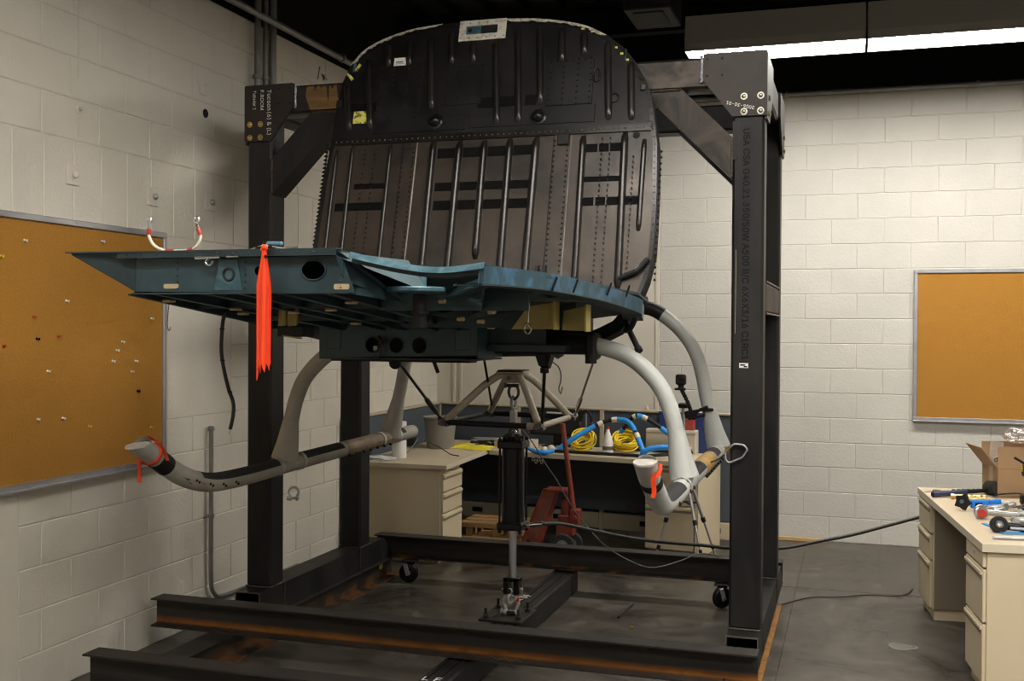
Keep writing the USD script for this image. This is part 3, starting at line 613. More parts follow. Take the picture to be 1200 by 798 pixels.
# riveted doubler plates on the upper panel
for u0, v0, u1, v1 in ((-2.36, .955, -2.12, 1.255), (-1.985, 1.02, -1.79, 1.245), (-1.84, .89, -1.20, .985), (-1.45, .985, -1.22, 1.23), (-2.36, .885, -1.86, .96)): obj('doubler_plate', plate(u0, v0, u1, v1, .003, 0, .002), 'bulkhead_black', bk)
def rivets(lines, d, pitch=.028, r=.0048):
    ms = []
    for u0, v0, u1, v1 in lines:
        n = max(2, int(math.hypot(u1-u0, v1-v0)/pitch)+1)
        for t in np.linspace(0, 1, n):
            g = trimesh.creation.icosphere(subdivisions=0, radius=r); g.apply_translation(bpt(u0+(u1-u0)*t, v0+(v1-v0)*t, d)); ms.append(g)
    return join(ms)
obj('rivets', rivets([(-2.35, .97, -2.35, 1.24), (-2.28, .97, -2.28, 1.24), (-2.20, .97, -2.20, 1.24), (-2.135, .97, -2.135, 1.24), (-2.35, 1.245, -2.13, 1.245), (-1.975, 1.03, -1.975, 1.235), (-1.92, 1.03, -1.92, 1.235), (-1.855, 1.03, -1.855, 1.235), (-1.80, 1.03, -1.80, 1.235),
     (-1.44, .99, -1.44, 1.22), (-1.37, .99, -1.37, 1.22), (-1.30, .99, -1.30, 1.235), (-1.235, .99, -1.235, 1.235), (-1.44, 1.225, -1.24, 1.225)], .004), 'rivet_black', bk, kind='stuff')
obj('rivets', rivets([(-2.56, SE-.004, -.925, SE-.004)], .005, .030, .004), 'bolt_zinc', bk, kind='stuff')
obj('rivets', rivets([(u, .06, u-.004, .80) for u in (-2.175, -2.12, -1.385, -1.32)] + [(u, .06, u, .80) for u in (-2.39, -2.335, -1.155, -1.115)] + [(-2.0, .16, -1.3, .10), (-1.0, .10, -1.0, .7)], .006, .026), 'rivet_black', lk, kind='stuff')
obj('rivets', rivets([(rout[i][0]+.011*(1 if rout[i][0] < -1.7 else -1), rout[i][1]-(.010 if rout[i][1] > 1.3 else 0), rout[i+1][0]+.011*(1 if rout[i+1][0] < -1.7 else -1), rout[i+1][1]-(.010 if rout[i+1][1] > 1.3 else 0)) for i in range(0, 27)], .004, .03, .0035), 'rivet_black', bk, kind='stuff')
for u, v in ((-2.022, .935), (-1.482, .93)): obj('dome', lathe([(0, .030), (.012, .028), (.024, .019), (.031, .006), (.040, .003), (.041, 0)], bpt(u, v, .003), BN, 28), 'gloss_black', bk, smooth=40)
# odd fittings
obj('oval_boss', [tube([bpt(-1.205+.016*math.cos(a), 1.135+.034*math.sin(a), .004) for a in np.linspace(0, 2*math.pi, 20, endpoint=False)], .005, 6, closed=True)], 'rib_black', bk, smooth=True)
obj('round_boss', [tube([bpt(-1.11+.020*math.cos(a), 1.01+.022*math.sin(a), .004) for a in np.linspace(0, 2*math.pi, 18, endpoint=False)], .005, 6, closed=True)], 'rib_black', bk, smooth=True)
obj('grommet_hole', cyl(bpt(-.992, .812, -.004), BN, .017, .002, 20), 'black_hole', lk)
pcd = obj('placard', plate(-2.290, 1.262, -2.222, 1.308, .002, .001, .001), 'white_plastic', bk, label='small white data placard')
obj('print', [plate(-2.278, 1.279, -2.238, 1.286, .0005, .003, 0), plate(-2.282, 1.272, -2.230, 1.274, .0005, .003, 0)], 'cable_grey', pcd)
for u0, v0, u1, v1 in ((-2.484, .949, -2.405, 1.018),): obj('primer_patch', plate(u0, v0, u1, v1, .002, .001, .003), 'primer_yellow', bk, label='scraped yellow primer patch')
obj('primer_streak', [tube([bpt(-2.545, 1.235, .004), bpt(-2.515, 1.20, .004)], .009, 6), tube([bpt(-2.50, 1.25, .004), bpt(-2.48, 1.285, .004)], .008, 6)], 'primer_yellow', bk)
obj('blue_patch', [plate(-2.522, 1.245, -2.503, 1.30, .003, .002), plate(-1.072, 1.205, -1.064, 1.262, .003, .002)], 'teal_light', bk)
obj('edge_clip', [plate(-2.590, 1.045, -2.560, 1.085, .010, .002), plate(-.985, 1.035, -.955, 1.07, .008, .002)], 'dark_bolt', bk)
# ragged pale sealant along the top edge
def arc_strip(i0, i1, w0, seed):
    q = random.Random(seed); P = spline([(a, b, 0) for a, b in rout[i0:i1+1]], 9)[:, :2]; inn = []
    for i, p in enumerate(P):
        cdir = np.array([-1.7, .6]) - p; cdir /= np.linalg.norm(cdir); inn.append(p + cdir*(w0*q.uniform(.55, 1.15) if 1 < i < len(P)-2 else .004))
    return prism(Polygon(np.vstack([P, inn[::-1]])).buffer(0), .003, bf(.005)) 
for (i0, i1, w, sd) in ((7, 11, .017, 1), (13, 17, .016, 5)):
    try: obj('edge_sealant', arc_strip(i0, i1, w, sd), 'seam_sealant', bk, label='ragged pale sealant along the arched top edge')
    except Exception as e: print('sealant', e)
obj('sealant_fleck', [plate(-1.125+.03*i, 1.268-.035*i, -1.110+.03*i, 1.280-.035*i, .003, .004) for i in range(3)] + [plate(-1.30+.05*i, 1.385-.02*i, -1.280+.05*i, 1.394-.02*i, .003, .005) for i in range(3)], 'primer_yellow', bk)
tp = obj('top_plate', prism(Polygon([(-1.941, 1.370), (-1.69, 1.370), (-1.69, 1.482), (-1.941, 1.484)], [[(-1.905, 1.405), (-1.905, 1.452), (-1.735, 1.452), (-1.735, 1.405)]]), .006, bf(.004)), 'plate_white', bk, label='pale rectangular plate at the crown of the bulkhead')
obj('window_backing', [plate(-1.905, 1.405, -1.825, 1.452, .001, .003, 0)], 'teal_light', tp); obj('window_backing', [plate(-1.825, 1.405, -1.735, 1.452, .001, .003, 0)], 'black_hole', tp)
obj('rivets', rivets([(-1.93, 1.385, -1.70, 1.385), (-1.93, 1.468, -1.70, 1.468)], .010, .045, .005), 'bolt_zinc', tp, kind='stuff')
obj('black_plug', cyl(bpt(-1.885, 1.43, .004), BN, .012, .003, 12), 'black_hole', tp)
# latches and pads at the lower right corner of the bulkhead
obj('latch', [plate(-1.44, .11, -1.415, .17, .012, -.002), plate(-1.405, .11, -1.38, .17, .012, -.002)], 'matt_black', lk)
obj('corner_strap', [tube([bpt(-1.03, .10, .01), bpt(-.95, .13, .02), bpt(-.90, .19, .015)], .012, 8)], 'matt_black', lk)
obj('foil_scrap', [tube([bpt(-.955, .14, .02), bpt(-.94, .155, .022), bpt(-.93, .162, .02)], [.004, .006, .003], 6)], 'aluminium', lk)

# ---- cabin floor structure (teal)
def sheet(P, th, n=None):
    """a thin plate through 3D polygon P (planar), th thick"""
    P = np.array(P, float); o = P[0]; u = P[1]-P[0]; u /= np.linalg.norm(u)
    nn = np.zeros(3)
    for i in range(len(P)): nn += np.cross(P[i]-o, P[(i+1) % len(P)]-o)
    nn /= np.linalg.norm(nn); v = np.cross(nn, u)
    q = [((p-o) @ u, (p-o) @ v) for p in P]
    g = prism(q, th, frame(o - nn*th/2, u, v, nn)); return g
zd = lambda y: 1.990 - (y-3.2)*.068
deck_poly = [(-2.625, 3.17), (-2.45, 3.175), (-1.62, 3.19), (-1.50, 3.46), (-1.24, 3.46), (-1.10, 3.20), (-1.0, 3.56), (-.92, 4.05), (-.865, 4.50), (-.885, 4.80), (-2.60, 4.80)]
g = prism(deck_poly, .010); 
M = np.eye(4); g.vertices[:, 2] += zd(g.vertices[:, 1]) - .006 - .055*np.clip((g.vertices[:, 0]+1.62)/.5, 0, 1)*np.clip((4.9-g.vertices[:, 1])/1.5, .3, 1)
deck = obj('floor_panel', g, 'teal_dark', he)
# front web with holes, left seat bay
def web_front():
    p = Polygon([(-2.39, 1.858), (-1.55, 1.850), (-1.60, 1.972), (-2.39, 1.972)])
    for (x, z, r) in ((-1.905, 1.925, .016),): p = p.difference(Point(x, z).buffer(r))
    slot = sbox(-1.745, 1.897, -1.655, 1.955).buffer(-.028).buffer(.028)
    return prism(p.difference(slot), .004, frame((0, 3.205, 0), (1, 0, 0), (0, 0, 1), (0, -1, 0)))
fw = obj('front_web', web_front(), 'teal', he)
obj('hole_backing', box(-2.3, -1.6, 3.40, 3.404, 1.86, 1.97), 'matt_black', fw)
obj('slot_rim', tube(spline([(-1.745, 3.199, 1.926), (-1.722, 3.199, 1.955), (-1.678, 3.199, 1.955), (-1.655, 3.199, 1.926), (-1.678, 3.199, 1.897), (-1.722, 3.199, 1.897)], 5, closed=True), .003, 6, closed=True), 'teal', fw, smooth=True)
obj('grommet', tube([(-2.018+.020*math.cos(a), 3.199, 1.915+.020*math.sin(a)) for a in np.linspace(0, 2*math.pi, 20, endpoint=False)], .005, 8, closed=True), 'rubber', fw, smooth=True)
obj('grommet_disc', cyl((-2.018, 3.2005, 1.915), (0, -1, 0), .018, .0012, 18), 'black_hole', fw)
obj('nose_plate', trimesh.convex.convex_hull(np.array([(-2.39, 3.20, 1.858), (-2.39, 3.20, 1.975), (-2.628, 3.168, 1.985), (-2.632, 3.164, 1.995), (-2.39, 3.206, 1.858), (-2.39, 3.206, 1.975), (-2.628, 3.176, 1.985), (-2.632, 3.17, 1.995)])), 'teal_dark', he)
obj('top_flange', prism([(-2.645, 3.150), (-2.45, 3.158), (-1.60, 3.165), (-1.60, 3.215), (-2.62, 3.20)], .004, frame((0, 0, 1.992), (1, 0, 0), (0, 1, 0), (0, 0, 1))), 'teal', he)
obj('front_lip', box(-2.44, -1.60, 3.163, 3.166, 1.972, 1.994), 'teal_dark', he)
obj('lower_flange', box(-2.39, -1.56, 3.178, 3.21, 1.848, 1.853, .001), 'teal', he)
obj('web_pale_patch', prism([(-2.075, 1.862), (-1.965, 1.862), (-1.985, 1.965), (-2.055, 1.965)], .002, frame((0, 3.2005, 0), (1, 0, 0), (0, 0, 1), (0, -1, 0))), 'teal_light', fw)  # paler trapezoid laid on the front web
obj('rivets', join([ball((x, 3.1985, 1.868+.022*k), .003, 0) for x in (-1.955, -2.22, -1.60) for k in range(5)] + [ball((x, 3.1625, 1.984), .0035, 0) for x in np.arange(-2.4, -1.62, .06)]), 'teal', fw, kind='stuff')
obj('data_strip', [sbox and prism(sbox(-2.275, 1.868, -2.215, 1.884).buffer(-.006).buffer(.006), .002, frame((0, 3.2005, 0), (1, 0, 0), (0, 0, 1), (0, -1, 0))), prism(sbox(-1.625, 1.862, -1.57, 1.880).buffer(-.006).buffer(.006), .002, frame((0, 3.2005, 0), (1, 0, 0), (0, 0, 1), (0, -1, 0)))], 'sealant_tan', fw)
obj('hinge_pin', [bar((-2.115, 3.15, 1.968), (-2.02, 3.15, 1.971), .006, 8), bar((-1.995, 3.15, 1.972), (-1.95, 3.15, 1.973), .005, 8), tube(spline([(-2.06, 3.148, 1.968), (-2.075, 3.148, 1.952), (-2.055, 3.148, 1.944), (-2.045, 3.148, 1.958)], 4), .004, 6)], 'chrome', he)
# belly: sloping underside skin and its ribs
BY0, BZ0, BY1, BZ1 = 3.21, 1.85, 4.46, 1.725
def belly(x, y): return BZ0 + (y-BY0)/(BY1-BY0)*(BZ1-BZ0)
obj('belly_skin', sheet([(-2.42, BY0, belly(0, BY0)+.03), (-1.56, BY0, belly(0, BY0)+.03), (-1.56, BY1, belly(0, BY1)+.03), (-2.46, BY1, belly(0, BY1)+.03)], .004), 'teal_dark', he)
obj('belly_edge', sheet([(-2.40, BY0, BZ0), (-2.40, BY0, BZ0+.10), (-2.47, 4.8, BZ1+.13), (-2.47, 4.8, BZ1-.06)], .005), 'teal_dark', he)
obj('chine_strip', beam_bar((-2.405, BY0-.02, BZ0-.002), (-2.475, 4.7, BZ1-.035), .022, .006), 'teal', he)
for x0, x1 in ((-2.33, -2.22), (-2.12, -2.02), (-1.99, -1.92), (-1.83, -1.77), (-1.66, -1.66)):
    a, b = A(x0, BY0, BZ0), A(x1, BY1, BZ1)
    obj('floor_rib', [sheet([a+A(0, 0, .03), a, b, b+A(0, 0, .06)], .004), beam_bar(a+A(.008, 0, 0), b+A(.008, 0, 0), .026, .004)], 'teal', he)
for y in (3.62, 4.05):
    obj('cross_web', box(-2.42, -1.62, y-.002, y+.002, belly(0, y)-.002, belly(0, y)+.05), 'teal_dark', he)
for i, (x, y) in enumerate(((-2.36, 3.35), (-2.30, 3.75), (-2.24, 3.6), (-2.05, 3.7), (-1.85, 3.62), (-1.66, 3.4), (-1.98, 4.1))):
    obj('tan_sealant_tab', box(x-.018, x+.018, y-.02, y+.02, belly(0, y)-.012, belly(0, y)-.002, .004), 'sealant_tan', he)
for x in (-2.128, -2.088): obj('olive_canister', cyl((x, 3.76, 1.735), (0, .12, 1), .021, .115, 16, .006), 'brass_panel', he, smooth=40)
obj('belly_vent_box', [box(-2.145, -2.035, 3.74, 3.84, 1.700, 1.742, .004)], 'matt_black', he); obj('vent_box_edge', beam_bar((-2.12, 3.735, 1.705), (-2.03, 3.735, 1.694), .006, .006), 'brass_panel', he)
# centre bay: notch walls, control tube and disc
obj('bay_wall', box(-1.64, -1.08, 3.60, 3.604, 1.80, 1.93), 'teal', he)
obj('bay_rear_web', box(-1.80, -1.05, 4.15, 4.154, 1.74, 1.93), 'teal_dark', he)
obj('bay_side', sheet([(-1.615, 3.19, 1.985), (-1.60, 3.19, 1.965), (-1.49, 3.62, 1.79), (-1.46, 3.62, 1.83), (-1.475, 3.60, 1.96)], .004), 'teal', he)
obj('side_gusset', sheet([(-1.606, 3.17, 1.975), (-1.50, 3.50, 1.824), (-1.585, 3.22, 1.85)], .004), 'teal', he)
obj('gusset_flange', beam_bar((-1.609, 3.162, 1.985), (-1.498, 3.50, 1.822), .026, .004, up=(0, 1, .2)), 'teal', he)
obj('bay_side', sheet([(-1.10, 3.20, 1.935), (-1.10, 3.20, 1.895), (-1.26, 3.62, 1.80), (-1.26, 3.62, 1.95)], .004), 'teal', he)
for (a, b, w) in (((-1.10, 3.30, 1.890), (-1.488, 3.75, 1.828), .05), ((-1.02, 3.60, 1.878), (-1.42, 4.0, 1.785), .055)):
    obj('floor_channel', [beam_bar(a, b, w, .012), beam_bar(A(*a)+A(.0, -.02, .012), A(*b)+A(0, -.02, .012), .006, .03)], 'teal', he)
lipP = spline([(-1.56, 3.185, 1.984), (-1.477, 3.20, 1.964), (-1.388, 3.21, 1.946), (-1.299, 3.21, 1.934), (-1.213, 3.20, 1.933), (-1.10, 3.185, 1.944)], 6)
def strip(P, h, th, outv=(0, -1, 0), tilt=0.0):
    P = np.array(P); o = A(*outv); V = []
    for p in P: V += [p, p - A(0, 0, h) + o*tilt, p - A(0, 0, h) + o*(tilt-th), p - o*th]
    F = []
    for i in range(len(P)-1):
        for k in range(4):
            a, b = i*4+k, i*4+(k+1) % 4; c_, d_ = a+4, b+4
            F += [(a, b, d_), (a, d_, c_)]
    n = len(V); F += [(0, 1, 2), (0, 2, 3), (n-4, n-2, n-3), (n-4, n-1, n-2)]
    g = trimesh.Trimesh(V, F, process=False); trimesh.repair.fix_normals(g); return g
obj('bay_lip', strip(lipP, .020, .004, (0, -1, 0), .012), 'teal_light', he, label='light teal curved lip across the centre bay')
obj('bay_flange', strip(lipP + A(0, .012, -.020), .014, .05), 'teal_dark', he)
obj('control_tube', cyl((-1.43, 3.46, 1.865), (0, 0, 1), .024, .07, 20), 'teal_light', he, smooth=40)
obj('bearing_disc', [cyl((-1.445, 3.46, 1.860), (0, 0, 1), .105, .018, 28, .004)], 'teal_light', he, smooth=40)
obj('black_actuator', [cyl((-1.43, 3.46, 1.735), (0, 0, 1), .025, .118, 18, .003), cyl((-1.43, 3.46, 1.785), (0, 0, 1), .033, .012, 18)], 'matt_black', he, smooth=40)
# right door sill lip: blue, with latches; goes back along the right side
sillP = spline([(-1.115, 3.19, 1.930), (-1.085, 3.22, 1.932), (-1.0, 3.56, 1.928), (-.92, 4.05, 1.905), (-.865, 4.50, 1.868), (-.872, 4.62, 1.85), (-.90, 4.80, 1.835)], 8)
ds = obj('door_sill', strip(sillP, .060, .006, (1, -.35, 0), -.004), 'sill_blue', he, label='scuffed light blue sill along the right edge of the floor')
obj('sill_flange', strip(sillP + A(-.004, 0, -.054), .006, .09, (1, -.1, 0), 0), 'teal_dark', he)
for y, x in ((3.62, -.984), (3.80, -.955), (4.12, -.902), (4.35, -.876)):
    obj('sill_latch', beam_bar((x, y, 1.917), (x-.01, y-.03, 1.868), .010, .007, up=(1, -.2, 0)), 'black_band', ds)
obj('right_floor_web', sheet([(-1.26, 3.66, 1.90), (-.93, 4.15, 1.885), (-.93, 4.15, 1.84), (-1.26, 3.66, 1.84)], .004), 'teal_dark', he)
obj('right_belly', sheet([(-1.56, 3.9, 1.79), (-1.05, 3.9, 1.86), (-.92, 4.8, 1.80), (-1.56, 4.8, 1.74)], .004), 'teal_dark', he)
obj('brass_web', sheet([(-1.285, 4.05, 1.734), (-1.095, 4.05, 1.736), (-1.095, 4.05, 1.865), (-1.215, 4.05, 1.828)], .005), 'brass_panel', he, label='brass coloured triangular web plate')
obj('brass_web', sheet([(-1.092, 4.12, 1.808), (-.99, 4.12, 1.829), (-.985, 4.12, 1.729), (-1.098, 4.12, 1.732)], .005), 'brass_panel', he, label='smaller brass coloured web plate')
obj('brass_edge', [box(-1.098, -1.092, 3.98, 4.055, 1.734, 1.868), box(-.990, -.984, 4.05, 4.125, 1.727, 1.832)], 'brass_panel', he)
for x, z, y in ((-1.46, 1.775, 3.95), (-1.36, 1.765, 3.9), (-1.30, 1.80, 3.85), (-1.40, 1.835, 3.6), (-1.12, 1.885, 3.5), (-1.42, 1.745, 4.2)):
    obj('tan_sealant_tab', box(x-.014, x+.014, y-.014, y+.014, z-.010, z+.006, .004), 'sealant_tan', he)
# keel box with three lightening holes
kp = Polygon([(-2.33, 1.60), (-1.568, 1.618), (-1.568, 1.785), (-2.33, 1.775)])
for x in (-2.065, -1.948, -1.838): kp = kp.difference(Point(x, 1.66).buffer(.034))
for x, z, r in ((-2.18, 1.79, .03), (-2.0, 1.795, .055), (-1.75, 1.79, .045)): kp = kp.difference(Point(x, z).buffer(r))
kb = obj('keel_web', prism(kp, .005, frame((0, 4.45, 0), (1, 0, 0), (0, 0, 1), (0, -1, 0))), 'teal', he)
for x in (-2.065, -1.948, -1.838): obj('hole_flange', tube([(x+.036*math.cos(a), 4.444, 1.66+.036*math.sin(a)) for a in np.linspace(0, 2*math.pi, 24, endpoint=False)], .0035, 6, closed=True), 'teal', kb, smooth=True)
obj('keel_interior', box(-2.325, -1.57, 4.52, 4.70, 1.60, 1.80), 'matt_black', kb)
obj('keel_floor', box(-2.33, -1.568, 4.445, 4.8, 1.594, 1.602), 'teal_dark', he)
for x in (-2.333, -1.570): obj('keel_side', box(x, x+.005, 4.45, 4.8, 1.605, 1.80), 'teal', he)
for x in (-2.255, -1.635): obj('keel_bead', box(x-.035, x+.035, 4.441, 4.446, 1.64, 1.73, .0025), 'teal', kb)
obj('wire_tail', [tube(spline([(-2.03, 4.43, 1.70), (-2.005, 4.42, 1.67), (-2.015, 4.42, 1.63), (-2.02, 4.43, 1.60)], 5), .006, 6), tube(spline([(-1.99, 4.43, 1.69), (-2.01, 4.42, 1.675), (-2.03, 4.425, 1.65)], 4), .005, 6)], 'cable_black', kb)
obj('white_plug', box(-2.075, -2.05, 4.47, 4.50, 1.632, 1.655, .004), 'white_plastic', kb)
obj('keel_extension', [box(-1.56, -1.20, 4.56, 4.80, 1.635, 1.665), box(-1.56, -1.30, 4.60, 4.605, 1.66, 1.80)], 'teal_dark', he)
obj('belly_rail', box(-2.30, -1.62, 4.50, 4.60, 1.583, 1.594, .003), 'matt_black', he)
obj('belly_hook', [ball((-2.0, 4.55, 1.575), .028, 2), tube(spline([(-1.81, 4.55, 1.585), (-1.80, 4.55, 1.56), (-1.79, 4.55, 1.535)], 4), .009, 6)], 'matt_black', he)
obj('black_strut', [bar((-.985, 4.78, 1.775), (-.905, 4.70, 1.648), .013, 10), cyl((-.91, 4.706, 1.655), (.08, -.08, -.127), .017, .02, 10)], 'matt_black', he)
obj('strap_hook', [tube(spline([(-.925, 4.70, 1.85), (-.91, 4.66, 1.80), (-.935, 4.68, 1.745), (-.97, 4.72, 1.73)], 5), .012, 8)], 'matt_black', he, smooth=True)
obj('chain_tail', [bar((-1.185, 3.96, 1.86), (-1.19, 3.96, 1.76), .0025, 6), tube(spline([(-1.196, 3.96, 1.758), (-1.204, 3.96, 1.735), (-1.19, 3.96, 1.718), (-1.178, 3.96, 1.738)], 5, closed=True), .0035, 6, closed=True)], 'chrome', he)
obj('crumpled_foil', [tube(spline([(-2.0, 3.30, 2.003), (-1.92, 3.28, 2.012), (-1.86, 3.30, 2.006), (-1.80, 3.28, 2.010)], 5), [.004, .009, .004, .008, .003], 6)], 'bolt_zinc', he)

# ------------------------------------------------------------------ landing gear
lg = thing('skid_landing_gear', 'pale grey helicopter skid landing gear with two skids and arched cross tubes', 'landing gear', (-1.675, 5.2, 1.06))
def skid(x, back, old):
    s_ = -1 if x < -1.7 else 1
    P = spline([(x, 3.575 if old else 3.775, 1.275 if old else 1.268), (x, 3.66 if old else 3.86, 1.225 if old else 1.205), (x, 3.84 if old else 4.0, 1.125), (x, 4.05 if old else 4.13, 1.065), (x, 4.35, 1.055), (x, 4.75, 1.065), (x, 5.4, 1.075), (x, back, 1.085)], 9)
    sk = tube(P, .041, 20); N0 = A(0, -.10, 1) if old else A(0, -.12, 1); N0 /= np.linalg.norm(N0)
    T0 = P[0]-P[1]; T0 /= np.linalg.norm(T0); vv = np.array(sk.vertices); ids = list(range(20)) + [len(P)*20]
    for q in ids: vv[q] = vv[q] + T0*(np.dot(P[0]-vv[q], N0)/np.dot(T0, N0))
    sk.vertices = vv; rim0 = vv[:20].copy()
    o = obj('skid_tube', sk, 'skid_grey_old' if old else 'skid_grey', lg, smooth=40, label='left skid tube, stained and older' if old else 'right skid tube')
    ctr = rim0.mean(0); lidv = np.vstack([ctr + (rim0-ctr)*1.03 + N0*.004, ctr + (rim0-ctr)*1.03 - N0*.003])
    obj('toe_cap', trimesh.convex.convex_hull(lidv), 'toe_scuff', o)
    def wrap(y0, y1, material, top, r=.0425, name='grip_strip'):
        n = 15; ys = np.linspace(y0, y1, n); Z = np.interp(ys, P[5:, 1], P[5:, 2]); V = []; F = []
        aa = np.linspace(math.radians(20), math.radians(160), 13) if top else np.linspace(0, 2*math.pi, 25)
        T = np.gradient(np.c_[ys, Z], axis=0); T /= np.linalg.norm(T, axis=1, keepdims=True)
        for i in range(n):
            for a in aa: V.append((x + r*math.cos(a), ys[i] - T[i][1]*r*math.sin(a), Z[i] + T[i][0]*r*math.sin(a)))
        k = len(aa)
        for i in range(n-1):
            for j in range(k-1): F += [(i*k+j, i*k+j+1, (i+1)*k+j+1), (i*k+j, (i+1)*k+j+1, (i+1)*k+j)]
        g = trimesh.Trimesh(V, F, process=False)
        c_ = g.triangles_center; out = c_ - np.c_[np.full(len(c_), x), c_[:, 1], np.interp(c_[:, 1], P[5:, 1], P[5:, 2])]
        if (g.face_normals*out).sum() < 0: g.invert()
        obj(name, g, material, o, smooth=40)
    if old:
        wrap(3.675, 3.745, 'matt_black', False, .0428, 'tape_band'); wrap(3.95, 4.60, 'grip_tape', True); wrap(4.85, 5.28, 'grip_tape', True)
        wrap(5.32, 5.92, 'brown_wear', False, .0424, 'worn_band'); wrap(6.0, 6.12, 'grip_tape', True)
    else:
        wrap(3.86, 3.905, 'matt_black', False, .0428, 'tape_band'); wrap(4.10, 4.52, 'grip_tape', True); wrap(4.86, 5.15, 'grip_tape', True, .0426)
        wrap(5.17, 5.52, 'amber_tape', False, .0432, 'amber_band'); wrap(5.56, 5.72, 'grip_tape', True)
    for y in (4.62, 4.84, 5.80, 6.04): wrap(y-.012, y+.012, 'skid_grey', False, .046, 'clamp_ring')
    for y in ((3.9, 4.0, 4.1, 4.2) if old else (4.3, 4.6, 4.7)):
        zz = np.interp(y, P[5:, 1], P[5:, 2]); obj('bolt_head', [ball((x+.041, y, zz-.006), .006, 1), ball((x+.040, y+.02, zz-.016), .006, 1)], 'matt_black', o)
    for y in np.arange(5.2 if not old else 5.35, 5.95, .09): zz = np.interp(y, P[5:, 1], P[5:, 2]); obj('bolt_head', cyl((x+.03, y, zz-.028), (.7, 0, -.7), .009, .014, 8), 'matt_black', o)
    return o
# paint scratches on the older skid are added after it is built
skR = skid(-.70, 6.12, False); skL = skid(-2.65, 6.30, True)
rr = random.Random(4)
for k in range(9):
    y = 3.80+.16*rr.random(); a_ = -.35-.5*rr.random(); zc = float(np.interp(y, [3.66, 3.84, 4.05], [1.225, 1.125, 1.065]))
    p = A(-2.65+.0415*math.cos(a_), y, zc+.0415*math.sin(a_)); obj('scratch', tube([p, p+A(.0005, .012+.02*rr.random(), -.004-.01*rr.random())], .0018, 5), 'matt_black', skL)
XC = -1.675
def cross(y, pts, label, name, dark=None):
    for s_ in (1, -1):
        P = spline([(XC + s_*(px_-XC), y, pz) for px_, pz in pts], 9)
        L = obj('cross_tube', tube(P, [.037]*7+[.036], 20), 'skid_grey' if s_ > 0 else 'skid_grey_old', lg, smooth=40)
        b = A(XC + s_*(-.70-XC), y, 1.07)
        e = P[-1]; d = P[-1]-P[-6]; d /= np.linalg.norm(d)
        q = e - d*.16
        obj('saddle', tube([q, q + (b-q)*.55, b + A(0, 0, .025)], [.037, .046, .062, .066], 20), 'skid_grey' if s_ > 0 else 'skid_grey_old', lg, smooth=40)
        if dark and s_ > 0: obj('black_sleeve', tube(P[:dark], .0385, 18), 'matt_black', L, smooth=40)
        if s_ < 0 and y > 5: obj('tape_band', tube([P[len(P)//2+2], P[len(P)//2+5]], .0375, 18), 'cable_grey', L, smooth=40)
cross(4.70, [(-1.30, 1.670), (-1.18, 1.672), (-1.063, 1.656), (-.936, 1.609), (-.822, 1.506), (-.765, 1.395), (-.730, 1.255), (-.708, 1.14)], '', 'front')
cross(5.95, [(-1.42, 1.87), (-1.28, 1.872), (-1.164, 1.862), (-1.044, 1.835), (-.902, 1.718), (-.815, 1.570), (-.765, 1.347), (-.715, 1.16)], '', 'rear', 30)
obj('saddle_clamp', [box(-1.135, -1.085, 4.64, 4.76, 1.60, 1.72, .012), cyl((-1.11, 4.66, 1.585), (0, 0, 1), .026, .04, 12)], 'matt_black', lg)
obj('tunnel_tube', bar((-2.28, 4.70, 1.668), (-1.10, 4.70, 1.668), .046, 16), 'matt_black', lg, smooth=40)
obj('tunnel_tube', bar((-2.28, 5.95, 1.872), (-1.10, 5.95, 1.872), .046, 16), 'matt_black', lg, smooth=40)
obj('rear_support', box(-2.15, -1.2, 5.88, 6.02, 1.91, 1.95, .004), 'matt_black', lg)
# rear belly box behind the bulkhead that the gear hangs from
obj('rear_keel_panel', box(-1.58, -1.19, 5.0, 5.04, 1.64, 1.86), 'matt_black', he)
obj('rear_fuselage_box', trimesh.convex.convex_hull(np.array([(x, y, z) for x, y in ((-2.30, 5.0), (-1.36, 5.0), (-2.2, 6.1), (-1.30, 6.1)) for z in ((1.72 if y < 5.5 else 1.90), 2.0)])), 'matt_black', he)

# ------------------------------------------------------------------ loose bits on the fuselage and gear
t = thing('orange_streamer', 'long bright orange ribbon hanging in front of the left steel post', 'ribbon', (-1.85, 3.13, 2.0))
def ribbon(P0, drops, y, w0, th=.003):
    pass
V, F = [], []; nz, nx = 18, 13
for i in range(nz):
    t_ = i/(nz-1); z = 1.995 - t_*.40
    wl_, wr_ = -1.852 - .022*min(1, t_*3.5)-.002*t_, -1.840 + .020*min(1, t_*3)
    for j in range(nx):
        s__ = j/(nx-1); zz = z
        if i == nz-1: zz = z - .035*(j == 0) - .02*math.sin(j*2.1) + .018*s__
        V.append((wl_ + (wr_-wl_)*s__, 3.140 + .006*math.sin(s__*9+.8*t_)*min(1, t_*3) - .004, zz))
V = np.array(V); n0 = len(V); V = np.vstack([V, V + A(0, .0025, 0)])
for i in range(nz-1):
    for j in range(nx-1):
        a, b, c_, d_ = i*nx+j, i*nx+j+1, (i+1)*nx+j+1, (i+1)*nx+j
        F += [(a, c_, b), (a, d_, c_), (a+n0, b+n0, c_+n0), (a+n0, c_+n0, d_+n0)]
ribg = trimesh.Trimesh(V, F, process=False)
obj('ribbon', ribg, 'orange_cloth', t, smooth=50); obj('knot', [ball((-1.847, 3.14, 1.998), .011, 2, (1, 1, 1)), ball((-1.855, 3.142, 1.992), .008, 2)], 'orange_cloth', t, smooth=True)
obj('eyelet', cyl((-1.838, 3.133, 1.968), (0, -1, 0), .006, .002, 12), 'black_hole', t)
t = thing('blue_clamp', 'small blue steel toggle clamp on the floor edge above the orange ribbon', 'clamp', (-1.85, 3.18, 1.997))
